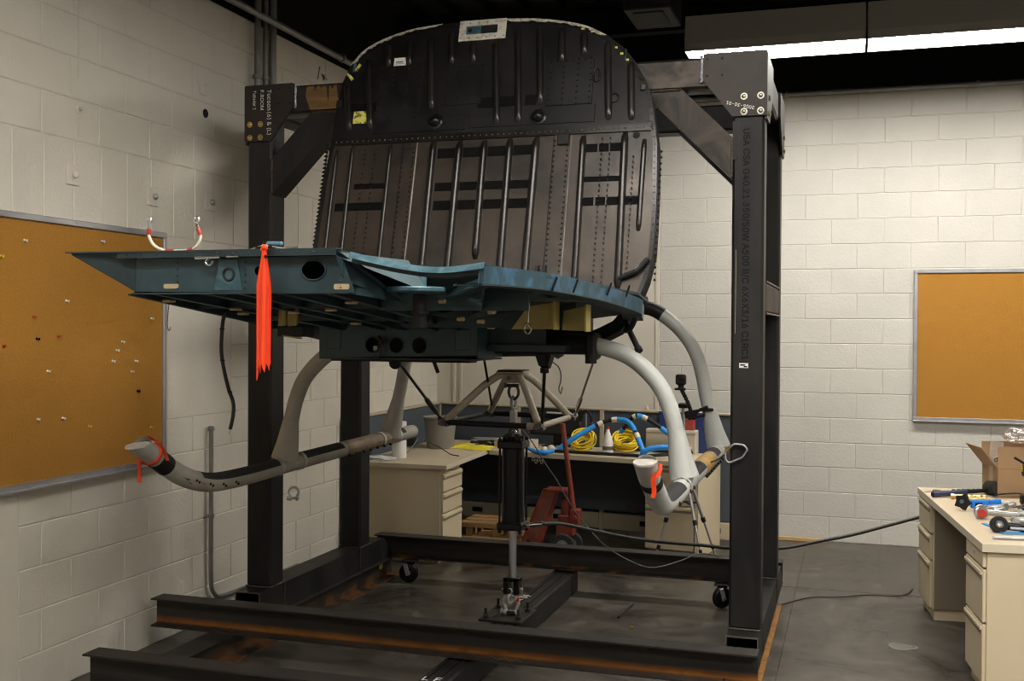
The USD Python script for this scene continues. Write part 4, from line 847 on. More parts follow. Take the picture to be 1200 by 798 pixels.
obj('jaw', [box(-1.895, -1.84, 3.16, 3.20, 1.997, 2.004, .002), box(-1.87, -1.85, 3.165, 3.195, 2.003, 2.022, .003)], 'matt_black', t)
obj('handle', beam_bar((-1.87, 3.175, 2.015), (-1.795, 3.165, 2.012), .016, .014), 'blue_steel', t); obj('tip', box(-1.868, -1.85, 3.155, 3.175, 1.999, 2.010, .002), 'white_plastic', t)
t = thing('ground_cable', 'white ground cable with red sleeves and ring lugs standing on the floor edge', 'cable', (-2.34, 3.25, 1.998))
cp = spline([(-2.372, 3.25, 2.080), (-2.372, 3.25, 2.055), (-2.350, 3.25, 2.022), (-2.31, 3.25, 2.004), (-2.26, 3.25, 2.002), (-2.205, 3.25, 2.004), (-2.175, 3.25, 2.02), (-2.162, 3.25, 2.05), (-2.172, 3.25, 2.078)], 6)
obj('cable', tube(cp, .0055, 10), 'white_cable', t, smooth=True)
for a, b in ((0, 5), (43, 48)): obj('red_sleeve', tube(cp[a:b+1], .0072, 10), 'red_plastic', t, smooth=40)
for a, b in ((19, 23), (29, 32)): obj('red_sleeve', tube(cp[a:b+1], .0072, 10), 'red_plastic', t, smooth=40)
for e, d in ((cp[0], (0, 0, 1)), (cp[-1], (-.35, 0, 1))):
    e2 = e + A(*d)*.018; obj('ring_lug', [tube([e, e2], [.006, .005], 8), tube([e2 + A(.009*math.cos(a), 0, .012+.009*math.sin(a)) for a in np.linspace(0, 2*math.pi, 14, endpoint=False)], .0035, 6, closed=True)], 'chrome', t, smooth=40)
t = thing('hanging_cable', 'black cable hanging from the floor structure beside the left corkboard', 'cable', (-2.38, 3.72, 1.8))
hp = spline([(-2.36, 3.72, 1.800), (-2.372, 3.72, 1.76), (-2.378, 3.72, 1.70), (-2.378, 3.72, 1.63), (-2.365, 3.72, 1.56), (-2.345, 3.72, 1.49), (-2.325, 3.72, 1.44), (-2.325, 3.72, 1.39), (-2.338, 3.72, 1.335)], 5)
obj('cable', tube(hp, .0075, 8), 'cable_black', t, smooth=True); obj('bare_end', tube([hp[-1], hp[-1]+A(-.004, 0, -.02)], .003, 6), 'galvanised', t)
obj('cable_tie', [cyl(hp[k], (0, .1, 1), .0095, .006, 10) for k in (8, 17, 26)], 'matt_black', t)
t = thing('dangling_wire', 'thin stray wire hanging under the left edge of the floor section', 'wire', (-2.42, 3.45, 1.82)); obj('wire', tube(spline([(-2.43, 3.45, 1.82), (-2.436, 3.45, 1.77), (-2.436, 3.45, 1.735), (-2.428, 3.45, 1.722), (-2.424, 3.45, 1.735)], 4), .0018, 6), 'cable_grey', t)

def shackle(name, label, o, R, r, up=(0, 0, 1), side=(1, 0, 0), material='galvanised', pin='galvanised', parent_cat='shackle', flip=False):
    """bow shackle: o = centre of the pin, bow reaches along up"""
    o, up, side = A(*o), A(*up), A(*side); up /= np.linalg.norm(up); side /= np.linalg.norm(side); nn = np.cross(side, up)
    t = thing(name, label, parent_cat, o)
    P = [o - side*R*.72]
    P += [o - side*R*.74 + up*R*.5]
    for a in np.linspace(math.pi*1.06, -math.pi*.06, 11): P.append(o + side*R*math.cos(a) + up*(R*1.25 + R*math.sin(a)))
    P += [o + side*R*.74 + up*R*.5, o + side*R*.72]
    obj('bow', tube(spline(P, 3), r, 10), material, t, smooth=40)
    for s_ in (-1, 1): obj('eye', cyl(o + side*s_*R*.72 - side*r*.9, side, r*1.9, r*1.8, 14, r*.2), material, t, smooth=40)
    obj('pin', [bar(o - side*R*1.25, o + side*R*1.15, r*.95, 10), cyl(o - side*R*1.32, side, r*1.8, r*1.0, 12)], pin, t, smooth=40)
    return t
shackle('bow_shackle', 'galvanised bow shackle hanging below the left skid tube', (-2.40, 4.34, .968), .022, .006, (0, 0, 1), (1, .25, 0), 'galvanised')
sh_t = thing('carabiner', 'steel carabiner hanging against the right front post at the rear of the right skid', 'carabiner', (-.53, 5.24, 1.15))
cb = spline([(-.586, 5.25, 1.145), (-.580, 5.25, 1.160), (-.562, 5.25, 1.178), (-.545, 5.25, 1.190), (-.520, 5.25, 1.190), (-.500, 5.25, 1.186), (-.486, 5.25, 1.170), (-.487, 5.25, 1.160), (-.502, 5.25, 1.135), (-.512, 5.25, 1.126), (-.545, 5.25, 1.110), (-.566, 5.25, 1.102), (-.580, 5.25, 1.108), (-.586, 5.25, 1.125)], 4, closed=True)
obj('body', tube(cb, .0052, 10, closed=True), 'aluminium', sh_t, smooth=True); obj('gate', tube(cb[1:9], .0070, 10), 'brass', sh_t, smooth=40)
obj('cord_loop', tube(spline([(-.588, 5.25, 1.14), (-.62, 5.25, 1.115), (-.655, 5.24, 1.10)], 5), .004, 8), 'cable_black', sh_t, smooth=True)

def toe_ribbon(o, label, tails, wrap):
    t = thing('toe_ribbon', label, 'ribbon', o)
    obj('wrap', wrap, 'orange_dark' if o[0] < -2 else 'orange_cloth', t, smooth=40)
    for P, w in tails:
        P = spline(P, 5); V = []; F = []
        for k, p in enumerate(P):
            ww = w*(1 - .1*k/len(P)); V += [p + A(-ww/2, .1*ww, 0), p + A(ww/2, -.1*ww, 0), p + A(ww/2, -.1*ww+.003, 0), p + A(-ww/2, .1*ww+.003, 0)]
        for k in range(len(P)-1):
            for j in range(4): a, b = k*4+j, k*4+(j+1) % 4; F += [(a, b, b+4), (a, b+4, a+4)]
        n = len(V); F += [(0, 1, 2), (0, 2, 3), (n-4, n-3, n-2), (n-4, n-2, n-1)]
        g = trimesh.Trimesh(V, F, process=False); trimesh.repair.fix_normals(g)
        obj('tail', g, 'orange_dark' if o[0] < -2 else 'orange_cloth', t)
def ringaround(x, y, z, d, r, rr_):
    d = A(*d); d /= np.linalg.norm(d); a_ = np.cross(d, (1, 0, 0)); a_ /= np.linalg.norm(a_); s_ = A(1, 0, 0)
    return tube([A(x, y, z) + r*(math.cos(q)*s_ + math.sin(q)*a_) + d*.010*math.sin(2*q) for q in np.linspace(0, 2*math.pi, 22, endpoint=False)], rr_, 8, closed=True)
toe_ribbon((-2.65, 3.66, 1.225), 'dark orange ribbon knotted round the toe of the left skid', [([(-2.694, 3.645, 1.235), (-2.700, 3.635, 1.20), (-2.696, 3.635, 1.16), (-2.698, 3.635, 1.118)], .022), ([(-2.640, 3.655, 1.285), (-2.612, 3.650, 1.272), (-2.600, 3.665, 1.235), (-2.592, 3.672, 1.205)], .020), ([(-2.640, 3.655, 1.283), (-2.660, 3.635, 1.305), (-2.685, 3.62, 1.305)], .022)], [tube([A(-2.65, 3.648, 1.232) + .0435*(math.cos(q)*A(1, 0, 0) + math.sin(q)*A(0, .46, .89)) for q in np.linspace(0, 2*math.pi, 26, endpoint=False)], .0055, 8, closed=True, flat=1.6), ball((-2.645, 3.66, 1.278), .012, 2)])
toe_ribbon((-.70, 3.86, 1.205), 'bright orange ribbon knotted round the toe of the right skid', [([(-.668, 3.78, 1.235), (-.672, 3.775, 1.205), (-.668, 3.775, 1.17), (-.672, 3.775, 1.145)], .018)], [tube(spline([(-.652, 3.80, 1.262), (-.650, 3.795, 1.24), (-.662, 3.785, 1.215)], 5), .007, 8)])

# ------------------------------------------------------------------ load pyramid, cylinder, rods below the fuselage
XCY, YCY = -1.80, 5.72
apex = A(XCY, YCY, 1.47)
FLc, FRc, BLc, BRc = A(-2.165, 5.60, 1.215), A(-1.605, 5.56, 1.212), A(-2.07, 6.10, 1.232), A(-1.58, 6.12, 1.222)
py = thing('load_pyramid', 'beige tubular pyramid frame hanging under the fuselage above the black hydraulic cylinder', 'load frame', (XCY, YCY, 1.35))
for cpt, rr_ in ((FLc, .021), (FRc, .020), (BLc, .019), (BRc, .020)):
    d = cpt - apex; h = A(d[0], d[1], 0); P = spline([apex + h*.05 + A(0, 0, .014), apex + h*.20 + A(0, 0, .006), apex + h*.40 - A(0, 0, .042), apex + h*.70 + A(0, 0, -.042 + (d[2]+.042)*.49), cpt], 7)
    obj('leg_tube', tube(P, rr_, 14), 'tube_beige', py, smooth=40)
    obj('end_fitting', [cyl(cpt - A(0, .03, 0), (0, 1, 0), .020, .06, 12), cyl(cpt + A(.018, -.02, -.012), (0, 1, 0), .012, .05, 10), cyl(cpt + A(-.02, -.02, -.006), (0, 1, 0), .011, .05, 10)], 'dark_bolt', py)
obj('apex_block', [box(XCY-.085, XCY+.075, YCY-.06, YCY+.06, 1.488, 1.502, .004), box(XCY-.05, XCY+.05, YCY-.035, YCY+.035, 1.435, 1.49, .006)], 'tube_beige', py)
obj('apex_cap', box(XCY-.075, XCY+.07, YCY-.07, YCY+.07, 1.497, 1.508, .003), 'matt_black', py); obj('apex_bolt', cyl((XCY-.015, YCY-.035, 1.462), (0, -1, 0), .012, .016, 12), 'dark_bolt', py)
for a, b, r_, mm_ in ((FLc, FRc, .016, 'matt_black'), (FLc, BLc, .014, 'matt_black'), (BLc, BRc, .016, 'matt_black'), (FRc, BRc, .017, 'tube_beige')): obj('base_bar', bar(a, b, r_, 12), mm_, py, smooth=40)
obj('base_sleeve', bar(FRc + (FLc-FRc)*.12, FRc, .019, 12), 'tube_beige', py, smooth=40)
hang = thing('load_link', 'shackle, load cell and turnbuckle hanging inside the beige pyramid frame', 'rigging', (XCY, YCY, 1.3))
obj('clevis_pin', [bar((XCY-.045, YCY, 1.42), (XCY+.03, YCY, 1.42), .010, 10), cyl((XCY-.052, YCY, 1.42), (1, 0, 0), .014, .012, 6)], 'dark_bolt', hang)
def ring_link(o, R, r, up, side, stretch=1.4):
    o, up, side = A(*o), A(*up), A(*side); return tube([o + side*R*math.cos(a) + up*R*stretch*math.sin(a) for a in np.linspace(0, 2*math.pi, 22, endpoint=False)], r, 9, closed=True)
obj('upper_shackle', ring_link((XCY, YCY, 1.385), .028, .008, (0, 0, 1), (1, 0, 0)), 'dark_bolt', hang, smooth=True)
obj('steel_link', ring_link((XCY, YCY, 1.325), .018, .009, (0, 0, 1), (.5, .85, 0), 1.9), 'galvanised', hang, smooth=True)
obj('load_cell', [box(XCY-.018, XCY+.018, YCY-.02, YCY+.02, 1.19, 1.285, .005), cyl((XCY, YCY-.02, 1.27), (0, -1, 0), .010, .006, 12), cyl((XCY, YCY-.02, 1.205), (0, -1, 0), .010, .006, 12)], 'galvanised', hang)
obj('lower_shackle', [ring_link((XCY, YCY, 1.155), .026, .009, (0, 0, 1), (.6, .8, 0)), bar((XCY-.05, YCY, 1.125), (XCY+.05, YCY, 1.125), .011, 10), cyl((XCY-.06, YCY, 1.125), (1, 0, 0), .018, .018, 10), cyl((XCY+.045, YCY, 1.125), (1, 0, 0), .018, .018, 10)], 'dark_bolt', hang, smooth=40)
obj('bright_shackle', ring_link((XCY+.005, YCY-.01, 1.14), .020, .008, (0, 0, 1), (1, 0, 0), 1.6), 'chrome', hang, smooth=True)
hc = thing('hydraulic_cylinder', 'black tie-rod hydraulic cylinder standing upright below the pyramid frame', 'hydraulic cylinder', (XCY, YCY, .6))
obj('barrel', cyl((XCY, YCY, .665), (0, 0, 1), .062, .44, 28), 'gloss_black', hc, smooth=40)
for z0 in (.625, 1.075): obj('end_block', box(XCY-.072, XCY+.072, YCY-.072, YCY+.072, z0, z0+.042, .006), 'gloss_black', hc)
for a in (-1, 1):
    for b in (-1, 1):
        obj('tie_rod', [bar((XCY+a*.059, YCY+b*.059, .61), (XCY+a*.059, YCY+b*.059, 1.135), .006, 8), hexbolt((XCY+a*.059, YCY+b*.059, .612), (0, 0, 1), .011, .013), hexbolt((XCY+a*.059, YCY+b*.059, 1.117), (0, 0, 1), .011, .013)], 'gloss_black', hc)
obj('top_clevis', [box(XCY-.04, XCY-.018, YCY-.03, YCY+.03, 1.115, 1.155, .004), box(XCY+.018, XCY+.04, YCY-.03, YCY+.03, 1.115, 1.155, .004)], 'gloss_black', hc)
obj('rod', cyl((XCY, YCY, .35), (0, 0, 1), .021, .28, 20), 'brushed_rod', hc, smooth=40)
obj('rod_clevis', [box(XCY-.045, XCY-.014, YCY-.035, YCY+.035, .265, .355, .005), box(XCY+.014, XCY+.045, YCY-.035, YCY+.035, .265, .355, .005), box(XCY-.045, XCY+.045, YCY-.035, YCY+.035, .335, .358, .005)], 'gloss_black', hc)
obj('clevis_bolt', [bar((XCY-.06, YCY-.005, .285), (XCY+.062, YCY-.005, .285), .010, 10), hexbolt((XCY+.046, YCY-.005, .285), (1, 0, 0), .018, .014)], 'bolt_zinc', hc)
shackle('bow_shackle', 'steel bow shackle hanging from the clevis of the cylinder rod, upper of the two', (XCY, YCY-.005, .285),   .032, .008, (-.12, -.05, -1), (.25, 1, 0), 'shackle_bright', 'dark_bolt')
shackle('bow_shackle', 'pale bow shackle standing on the bolted base plate, lower of the two', (XCY-.005, YCY-.01, .165), .042, .010, (0, -.04, 1), (1, .1, 0), 'shackle_bright')
t = thing('red_pin_tag', 'tiny red tag beside the two shackles on the base plate', 'tag', (XCY+.035, YCY-.01, .24)); obj('tag', box(XCY+.028, XCY+.044, YCY-.02, YCY-.008, .225, .248, .003), 'red_plastic', t)
obj('pad_eye', [box(XCY-.03, XCY+.025, YCY-.03, YCY+.02, .1505, .172, .005)], 'gusset_steel', ab)
# hose and lines
ho = thing('hydraulic_hose', 'black hydraulic hose from the cylinder across the floor to the right desk', 'hose', (XCY+.07, YCY, .66))
obj('fitting', [bar((XCY+.073, YCY-.01, .652), (XCY+.115, YCY-.01, .655), .012, 12), cyl((XCY+.085, YCY-.01, .653), (1, 0, 0), .016, .014, 6), bar((XCY+.115, YCY-.01, .655), (XCY+.175, YCY-.01, .665), .014, 12)], 'chrome', ho, smooth=40)
hpz = spline([(XCY+.17, YCY-.01, .665), (-1.533, 5.80, .652), (-1.373, 5.95, .595), (-1.208, 6.1, .540), (-1.045, 6.3, .490), (-.886, 6.6, .428), (-.708, 6.85, .372), (-.432, 7.0, .362), (-.203, 7.1, .402), (.003, 7.2, .440), (.21, 7.3, .492), (.405, 7.38, .545)], 8)
obj('hose', tube(hpz, .0105, 10), 'cable_black', ho, smooth=True)
t = thing('signal_cable', 'thin dark signal cable looping down from the cylinder top over the rear beam', 'cable', (XCY, YCY, 1.1))
obj('cable', tube(spline([(-1.737, 5.64, 1.20), (-1.693, 5.75, 1.098), (-1.633, 5.8, .977), (-1.587, 5.85, .891), (-1.535, 5.9, .776), (-1.475, 6.0, .643), (-1.357, 6.1, .485), (-1.226, 6.2, .385), (-1.119, 6.3, .337), (-1.0, 6.5, .340), (-.906, 6.75, .345), (-.80, 6.90, .306)], 7), .0035, 7), 'cable_grey', t, smooth=True)
t = thing('power_cord', 'thin black cord on the floor running to the right desk', 'cord', (0, 6.9, .01))
obj('cord', tube(spline([(-.43, 7.00, .006), (-.26, 7.25, .006), (-.07, 7.33, .006), (.11, 7.45, .006), (.26, 7.47, .006), (.34, 7.55, .006), (.385, 7.72, .006)], 7), .004, 7), 'cable_black', t, smooth=True)
t = thing('probe', 'short thin black rod standing on the floor between the beams', 'rod', (-1.32, 6.40, 0)); obj('shaft', bar((-1.335, 6.40, .004), (-1.31, 6.70, .010), .004, 8), 'matt_black', t); obj('tip', bar((-1.338, 6.37, .006), (-1.335, 6.41, .006), .008, 8), 'matt_black', t)
t = thing('crumb', 'small tan nut lying on the floor between the cross beams', 'nut', (-1.22, 6.18, 0)); obj('nut', cyl((-1.22, 6.18, .0), (0, 0, 1), .014, .014, 6, .002), 'brass', t)
def rod(label, a, b, r, m1, fit=True, cat='rod'):
    t = thing('tie_down_rod', label, cat, b); a, b = A(*a), A(*b); d = (b-a)/np.linalg.norm(b-a)
    obj('rod', bar(a, b, r, 10), m1, t, smooth=40)
    if fit: obj('turnbuckle', tube([a + (b-a)*.62, a + (b-a)*.66, a+(b-a)*.86, a+(b-a)*.90], [r, r*1.9, r*1.9, r], 10), m1, t, smooth=40); obj('eye_end', [cyl(b - A(0, .014, 0), (0, 1, 0), .015, .028, 12)], m1, t, smooth=40)
rod('dark rod from the fuselage down to the pyramid corner in front of the bucket', (-2.06, 4.70, 1.59), FLc+A(-.02, 0, .02), .0075, 'dark_bolt')
rod('bright steel rod from the right saddle clamp down to the pyramid frame', (-1.11, 4.72, 1.60), BRc+A(.03, 0, .01), .0065, 'chrome')
rod('black rod from the release clamp down to the near right pyramid corner', (-1.345, 4.74, 1.55), FRc+A(.01, .02, .02), .0085, 'matt_black', False)
rod('thin black rod from the keel to the far left pyramid corner', (-1.82, 5.25, 1.62), BLc+A(.02, 0, .02), .0065, 'matt_black', False)
t = thing('release_clamp', 'black release clamp under the fuselage between keel and right cross tube', 'clamp', (-1.34, 4.74, 1.60))
obj('body', [trimesh.convex.convex_hull(np.array([(-1.385, 4.70, 1.635), (-1.30, 4.70, 1.635), (-1.385, 4.78, 1.635), (-1.30, 4.78, 1.635), (-1.365, 4.71, 1.57), (-1.32, 4.71, 1.57), (-1.36, 4.77, 1.555), (-1.325, 4.77, 1.555)])), cyl((-1.343, 4.695, 1.60), (0, -1, 0), .016, .012, 14), bar((-1.345, 4.74, 1.56), (-1.345, 4.74, 1.535), .02, 12)], 'matt_black', t)
obj('wire_clip', tube(spline([(-1.30, 4.72, 1.585), (-1.275, 4.72, 1.565), (-1.262, 4.72, 1.53), (-1.265, 4.72, 1.495), (-1.272, 4.72, 1.465), (-1.262, 4.72, 1.445), (-1.256, 4.72, 1.475)], 5), .0028, 7), 'cable_grey', t)
obj('lever', [tube([(-1.31, 4.70, 1.635), (-1.27, 4.70, 1.61), (-1.25, 4.70, 1.625)], .010, 8), box(-1.275, -1.245, 4.69, 4.71, 1.612, 1.64, .005)], 'cable_grey', t)

# ================================================================== WORKSTATION BEHIND
TH = math.radians(-8.5); E1, E2 = A(math.cos(TH), math.sin(TH), 0), A(math.sin(TH), -math.cos(TH), 0)   # along, and out of the partition towards the room
WO = A(-3.595, 9.215, 0)
WM = frame(WO, E1, -E2, (0, 0, 1))        # local: x along, y negative = towards the room
def wbx(x0, x1, y0, y1, z0, z1, ch=0): g = box(x0, x1, -y1, -y0, z0, z1, ch); g.apply_transform(WM); return g   # y = distance out from the partition
def wp(x, y, z): return WO + E1*x + E2*y + A(0, 0, z)
pt = thing('cubicle_partition', 'dark blue-grey fabric cubicle partition with tan trim behind the back desk', 'partition', WO)
for x0, x1 in ((0.03, .79), (.83, 1.57), (1.61, 2.36), (2.40, 2.74)):
    obj('fabric_panel', wbx(x0, x1, 0, .045, .19, 1.045, .006), 'panel_fabric', pt)
    obj('raceway', wbx(x0, x1, -.002, .052, .05, .185, .004), 'trim_tan', pt)
    obj('outlet', wbx((x0+x1)/2-.05, (x0+x1)/2+.05, .052, .056, .10, .14, .001), 'matt_black', pt)
for x in (.01, .81, 1.59, 2.38, 2.76): obj('panel_post', wbx(x-.019, x+.019, -.004, .055, .0, 1.055, .004), 'trim_tan', pt)
obj('top_trim', wbx(0, 2.78, -.004, .055, 1.046, 1.065, .004), 'trim_tan', pt)
obj('finial', [tube([wp(1.98, .02, 1.066), wp(1.98, .02, 1.10)], [.014, .009], 10)], 'trim_tan', pt)
p2 = thing('cubicle_partition', 'dark blue-grey fabric partition along the left wall behind the paper roll', 'partition', (XL, 8.2, 0))
obj('fabric_panel', box(XL+.012, XL+.055, 7.30, 9.15, .19, 1.045, .006), 'panel_fabric', p2); obj('raceway', box(XL+.010, XL+.06, 7.30, 9.15, .05, .185, .004), 'trim_tan', p2); obj('top_trim', box(XL+.009, XL+.062, 7.28, 9.16, 1.046, 1.065, .004), 'trim_tan', p2)
obj('panel_post', box(XL+.009, XL+.062, 7.27, 7.30, 0, 1.05, .004), 'trim_tan', p2)
# left return desk: pedestal and worktop
def pedestal(t, bx, face_out, w, drawers, zt, plinth=.06):
    pass
ld = thing('desk_pedestal', 'beige steel desk pedestal under the left worktop, drawers facing right', 'cabinet', (-3.2, 7.6, 0))
obj('carcass', box(-3.555, -2.885, 7.395, 7.80, .05, .70, .004), 'desk_beige', ld); obj('plinth', box(-3.53, -2.91, 7.42, 7.78, 0, .05), 'desk_inner', ld)
for z0, z1 in ((.06, .365), (.375, .52), (.53, .665)):
    d_ = obj('drawer', box(-2.884, -2.864, 7.40, 7.795, z0, z1, .003), 'desk_beige', ld)
    obj('pull_groove', [box(-2.866, -2.860, 7.402, 7.793, z1-.045, z1-.028), ], 'desk_inner', d_); obj('pull_lip', box(-2.866, -2.856, 7.402, 7.793, z1-.030, z1-.010, .003), 'desk_beige', d_)
obj('lock', cyl((-2.885, 7.56, .683), (1, 0, 0), .008, .006, 12), 'galvanised', ld)
ldt = thing('worktop', 'beige laminate worktop of the left desk return with bucket and papers', 'desk', (-3.2, 8.1, .735))
obj('top', prism([(-3.575, 7.345), (-2.82, 7.345), (-2.868, 8.42), (-2.765, 9.03), (-3.575, 9.10)], .03, frame((0, 0, .706), (1, 0, 0), (0, 1, 0), (0, 0, 1))), 'desk_top', ldt)
obj('edge_band', [box(-3.575, -2.818, 7.340, 7.346, .704, .737, .002), beam_bar((-2.818, 7.342, .7205), (-2.867, 8.47, .7205), .006, .033)], 'desk_edge', ldt)
obj('support_panel', box(-3.575, -3.545, 7.85, 8.6, 0, .705), 'desk_beige', ldt)
# back desk
bd = thing('back_desk', 'long beige desk along the dark partition behind the steel frame', 'desk', wp(1.7, .3, 0))
obj('top', wbx(.862, 2.62, .06, .70, .706, .736), 'desk_top', bd); obj('edge_band', wbx(.862, 2.622, .70, .706, .700, .738, .002), 'desk_edge', bd)
obj('end_panel', wbx(2.59, 2.615, .06, .68, 0, .705), 'desk_beige', bd)
obj('modesty_panel', wbx(.90, 2.15, .10, .115, .22, .70), 'panel_fabric', bd)
bp_ = thing('desk_pedestal', 'beige steel drawer pedestal under the right end of the back desk, behind the tripod', 'cabinet', wp(2.4, .4, 0))
obj('carcass', wbx(2.19, 2.585, .10, .655, .05, .70, .003), 'desk_beige', bp_); obj('plinth', wbx(2.21, 2.57, .12, .63, 0, .05), 'desk_inner', bp_)
for z0, z1 in ((.06, .39), (.40, .69)):
    d_ = obj('drawer', wbx(2.195, 2.580, .656, .676, z0, z1, .003), 'desk_beige', bp_); obj('pull_groove', wbx(2.20, 2.575, .675, .679, z1-.045, z1-.025), 'desk_inner', d_); obj('pull_lip', wbx(2.20, 2.575, .675, .684, z1-.026, z1-.008, .002), 'desk_beige', d_)
# things on the workstation
t = thing('bucket', 'grey plastic bucket on the left worktop behind the pyramid corner', 'bucket', (-3.29, 8.42, .737))
obj('body', lathe([(0, 0), (.105, 0), (.112, .01), (.135, .25), (.143, .25), (.143, .262), (.132, .262), (.128, .25), (.10, .012), (0, .012)], (-3.29, 8.42, .7365), n=32), 'bucket_grey', t, smooth=40); obj('rim', tube([(-3.29+.140*math.cos(a), 8.42+.140*math.sin(a), .988) for a in np.linspace(0, 2*math.pi, 30, endpoint=False)], .006, 8, closed=True), 'bucket_grey', t, smooth=True)
t = thing('paper_roll', 'white upright paper towel roll at the left wall end of the worktop', 'paper roll', (-3.33, 7.66, .737)); obj('roll', lathe([(.02, 0), (.055, 0), (.056, .004), (.056, .274), (.055, .278), (.02, .278), (.02, 0)], (-3.33, 7.66, .7365), n=26), 'paper_white', t, smooth=40); obj('core', lathe([(.016, .0), (.0195, .0), (.0195, .279), (.016, .279), (.016, 0)], (-3.33, 7.66, .7365), n=16), 'cardboard', t)
t = thing('papers', 'open white stapled papers on the left worktop beside the paper roll', 'papers', (-3.45, 7.62, .737))
V = []; F = []
for k in range(7):
    for i in range(9): V.append((-3.56+.0275*i, 7.44+.045*k, .738 + .02*math.sin(i/8*math.pi)**.7 + .004*math.sin(k*1.3+i)))
for k in range(6):
    for i in range(8): a = k*9+i; F += [(a, a+1, a+10), (a, a+10, a+9)]
top = trimesh.Trimesh(V, F, process=False); obj('top_sheet', top, 'paper_white', t, smooth=True); obj('stack', [rot_about(box(-3.57, -3.33, 7.43, 7.72, .7365+.004*k, .7395+.004*k), 6*k-9, (0, 0, 1), (-3.45, 7.58, 0)) for k in range(3)], 'paper_white', t)
t = thing('yellow_rag', 'crumpled yellow cloth lying on the worktop right of the bucket', 'cloth', (-3.1, 8.48, .737))
V = []; F = []; rr = random.Random(11); gx, gy = 22, 12
for k in range(gy):
    for i in range(gx):
        u_, v_ = i/(gx-1), k/(gy-1); e_ = min(u_, 1-u_, v_, 1-v_)
        p = (-3.22+.36*u_+.04*math.sin(v_*7), 8.36+.26*v_+.04*math.sin(u_*6), .7385 + min(1, e_*6)*(.008+.030*float(meshkit.fbm(np.array([u_*5, v_*4, 2.0]), 3))))
        V.append(p)
for k in range(gy-1):
    for i in range(gx-1): a = k*gx+i; F += [(a, a+1, a+gx+1), (a, a+gx+1, a+gx)]
obj('cloth', trimesh.Trimesh(V, F, process=False), 'rag_yellow', t, smooth=True)
t = thing('cable_heap', 'heap of grey cables on the desk behind the yellow cloth', 'cables', (-3.05, 8.75, .737)); rr = random.Random(5)
for k in range(7):
    P = [(-3.12+.3*rr.random()+.02*math.cos(a), 8.72+.10*rr.random(), .748+.045*rr.random()) for a in range(6)]
    obj('cable', tube(spline(P, 6), .008, 7), 'cable_black' if k % 2 else 'galvanised', t, smooth=True)
t = thing('label_strip_box', 'flat pale tan box on the desk beside the cable heap', 'box', wp(.95, .35, .737)); obj('body', wbx(.78, 1.12, .30, .46, .737, .805, .004), 'tan_box', t); obj('lid_line', wbx(.782, 1.118, .459, .463, .785, .789), 'desk_inner', t)
for k in range(4): obj('hole', cyl(wp(.83+.08*k, .461, .765), tuple(E2), .006, .003, 8), 'black_hole', t)
mo = thing('monitor', 'black computer monitor on the desk behind the pyramid frame', 'monitor', wp(1.2, .2, .737))
obj('screen_housing', wbx(.99, 1.47, .16, .20, .83, 1.06, .008), 'matt_black', mo); obj('screen', wbx(1.005, 1.455, .2005, .203, .85, 1.045), 'screen_black', mo); obj('stand', [wbx(1.20, 1.27, .15, .18, .745, .86, .004), wbx(1.13, 1.34, .10, .26, .737, .748, .004)], 'matt_black', mo); obj('paper_strip', wbx(1.15, 1.38, .203, .206, 1.005, 1.03), 'white_plastic', mo)
t = thing('headset', 'black headset standing on the desk right of the monitor', 'headset', wp(1.53, .25, .737)); obj('band', tube(spline([wp(1.48, .25, .95), wp(1.49, .25, 1.02), wp(1.53, .25, 1.055), wp(1.57, .25, 1.02), wp(1.58, .25, .95)], 5), .010, 8), 'matt_black', t, smooth=True); obj('ear_pad', [cyl(wp(1.47, .25, .93), tuple(E1), .035, .025, 16, .006), cyl(wp(1.57, .25, .93), tuple(E1), .035, .025, 16, .006)], 'rubber', t, smooth=40); obj('stand', [bar(wp(1.53, .25, .738), wp(1.53, .25, 1.03), .006, 8), cyl(wp(1.53, .25, .737), (0, 0, 1), .05, .01, 20)], 'galvanised', t)
def coil(label, o, R, n, seed, h=.05, tilt=0.0):
    t = thing('yellow_rope_coil', label, 'rope', o); q = random.Random(seed); o = A(*o)
    for k in range(n):
        R2 = R*(1-.035*k)*q.uniform(.9, 1.05); off = A(q.uniform(-.012, .012), q.uniform(-.012, .012), q.uniform(0, h)); ph = q.uniform(0, 6); ti = tilt + q.uniform(-.2, .2)
        obj('loop', tube([o + off + A(R2*math.cos(a), R2*math.sin(a)*math.cos(ti), .008 + abs(math.sin(ti))*R2 + R2*math.sin(a)*math.sin(ti) + .004*math.sin(3*a+ph)) for a in np.linspace(0, 2*math.pi, 22, endpoint=False)], .0065, 6, closed=True), 'rope_yellow', t, smooth=True)
coil('coiled bright yellow rope on the back desk behind the red handle', wp(1.56, .40, .738), .10, 14, 2, .05, .75)
coil('coiled yellow rope behind the white spray bottle on the back desk', wp(1.90, .30, .738), .115, 15, 9, .06, .55)
t = thing('spray_bottle', 'white translucent bottle with red tip between the yellow rope coils', 'bottle', wp(1.80, .45, .737)); o_ = wp(1.80, .45, .7365)
obj('body', lathe([(0, 0), (.040, 0), (.043, .006), (.043, .075), (.040, .095), (.026, .145), (.016, .175), (.013, .18), (.013, .195), (0, .195)], o_, n=24), 'white_plastic', t, smooth=40); obj('tip', lathe([(0, .195), (.012, .195), (.010, .215), (0, .222)], o_, n=16), 'red_plastic', t, smooth=40); obj('label_print', lathe([(.0434, .03), (.0438, .03), (.0438, .06), (.0434, .06)], o_, n=24), 'cable_grey', t)
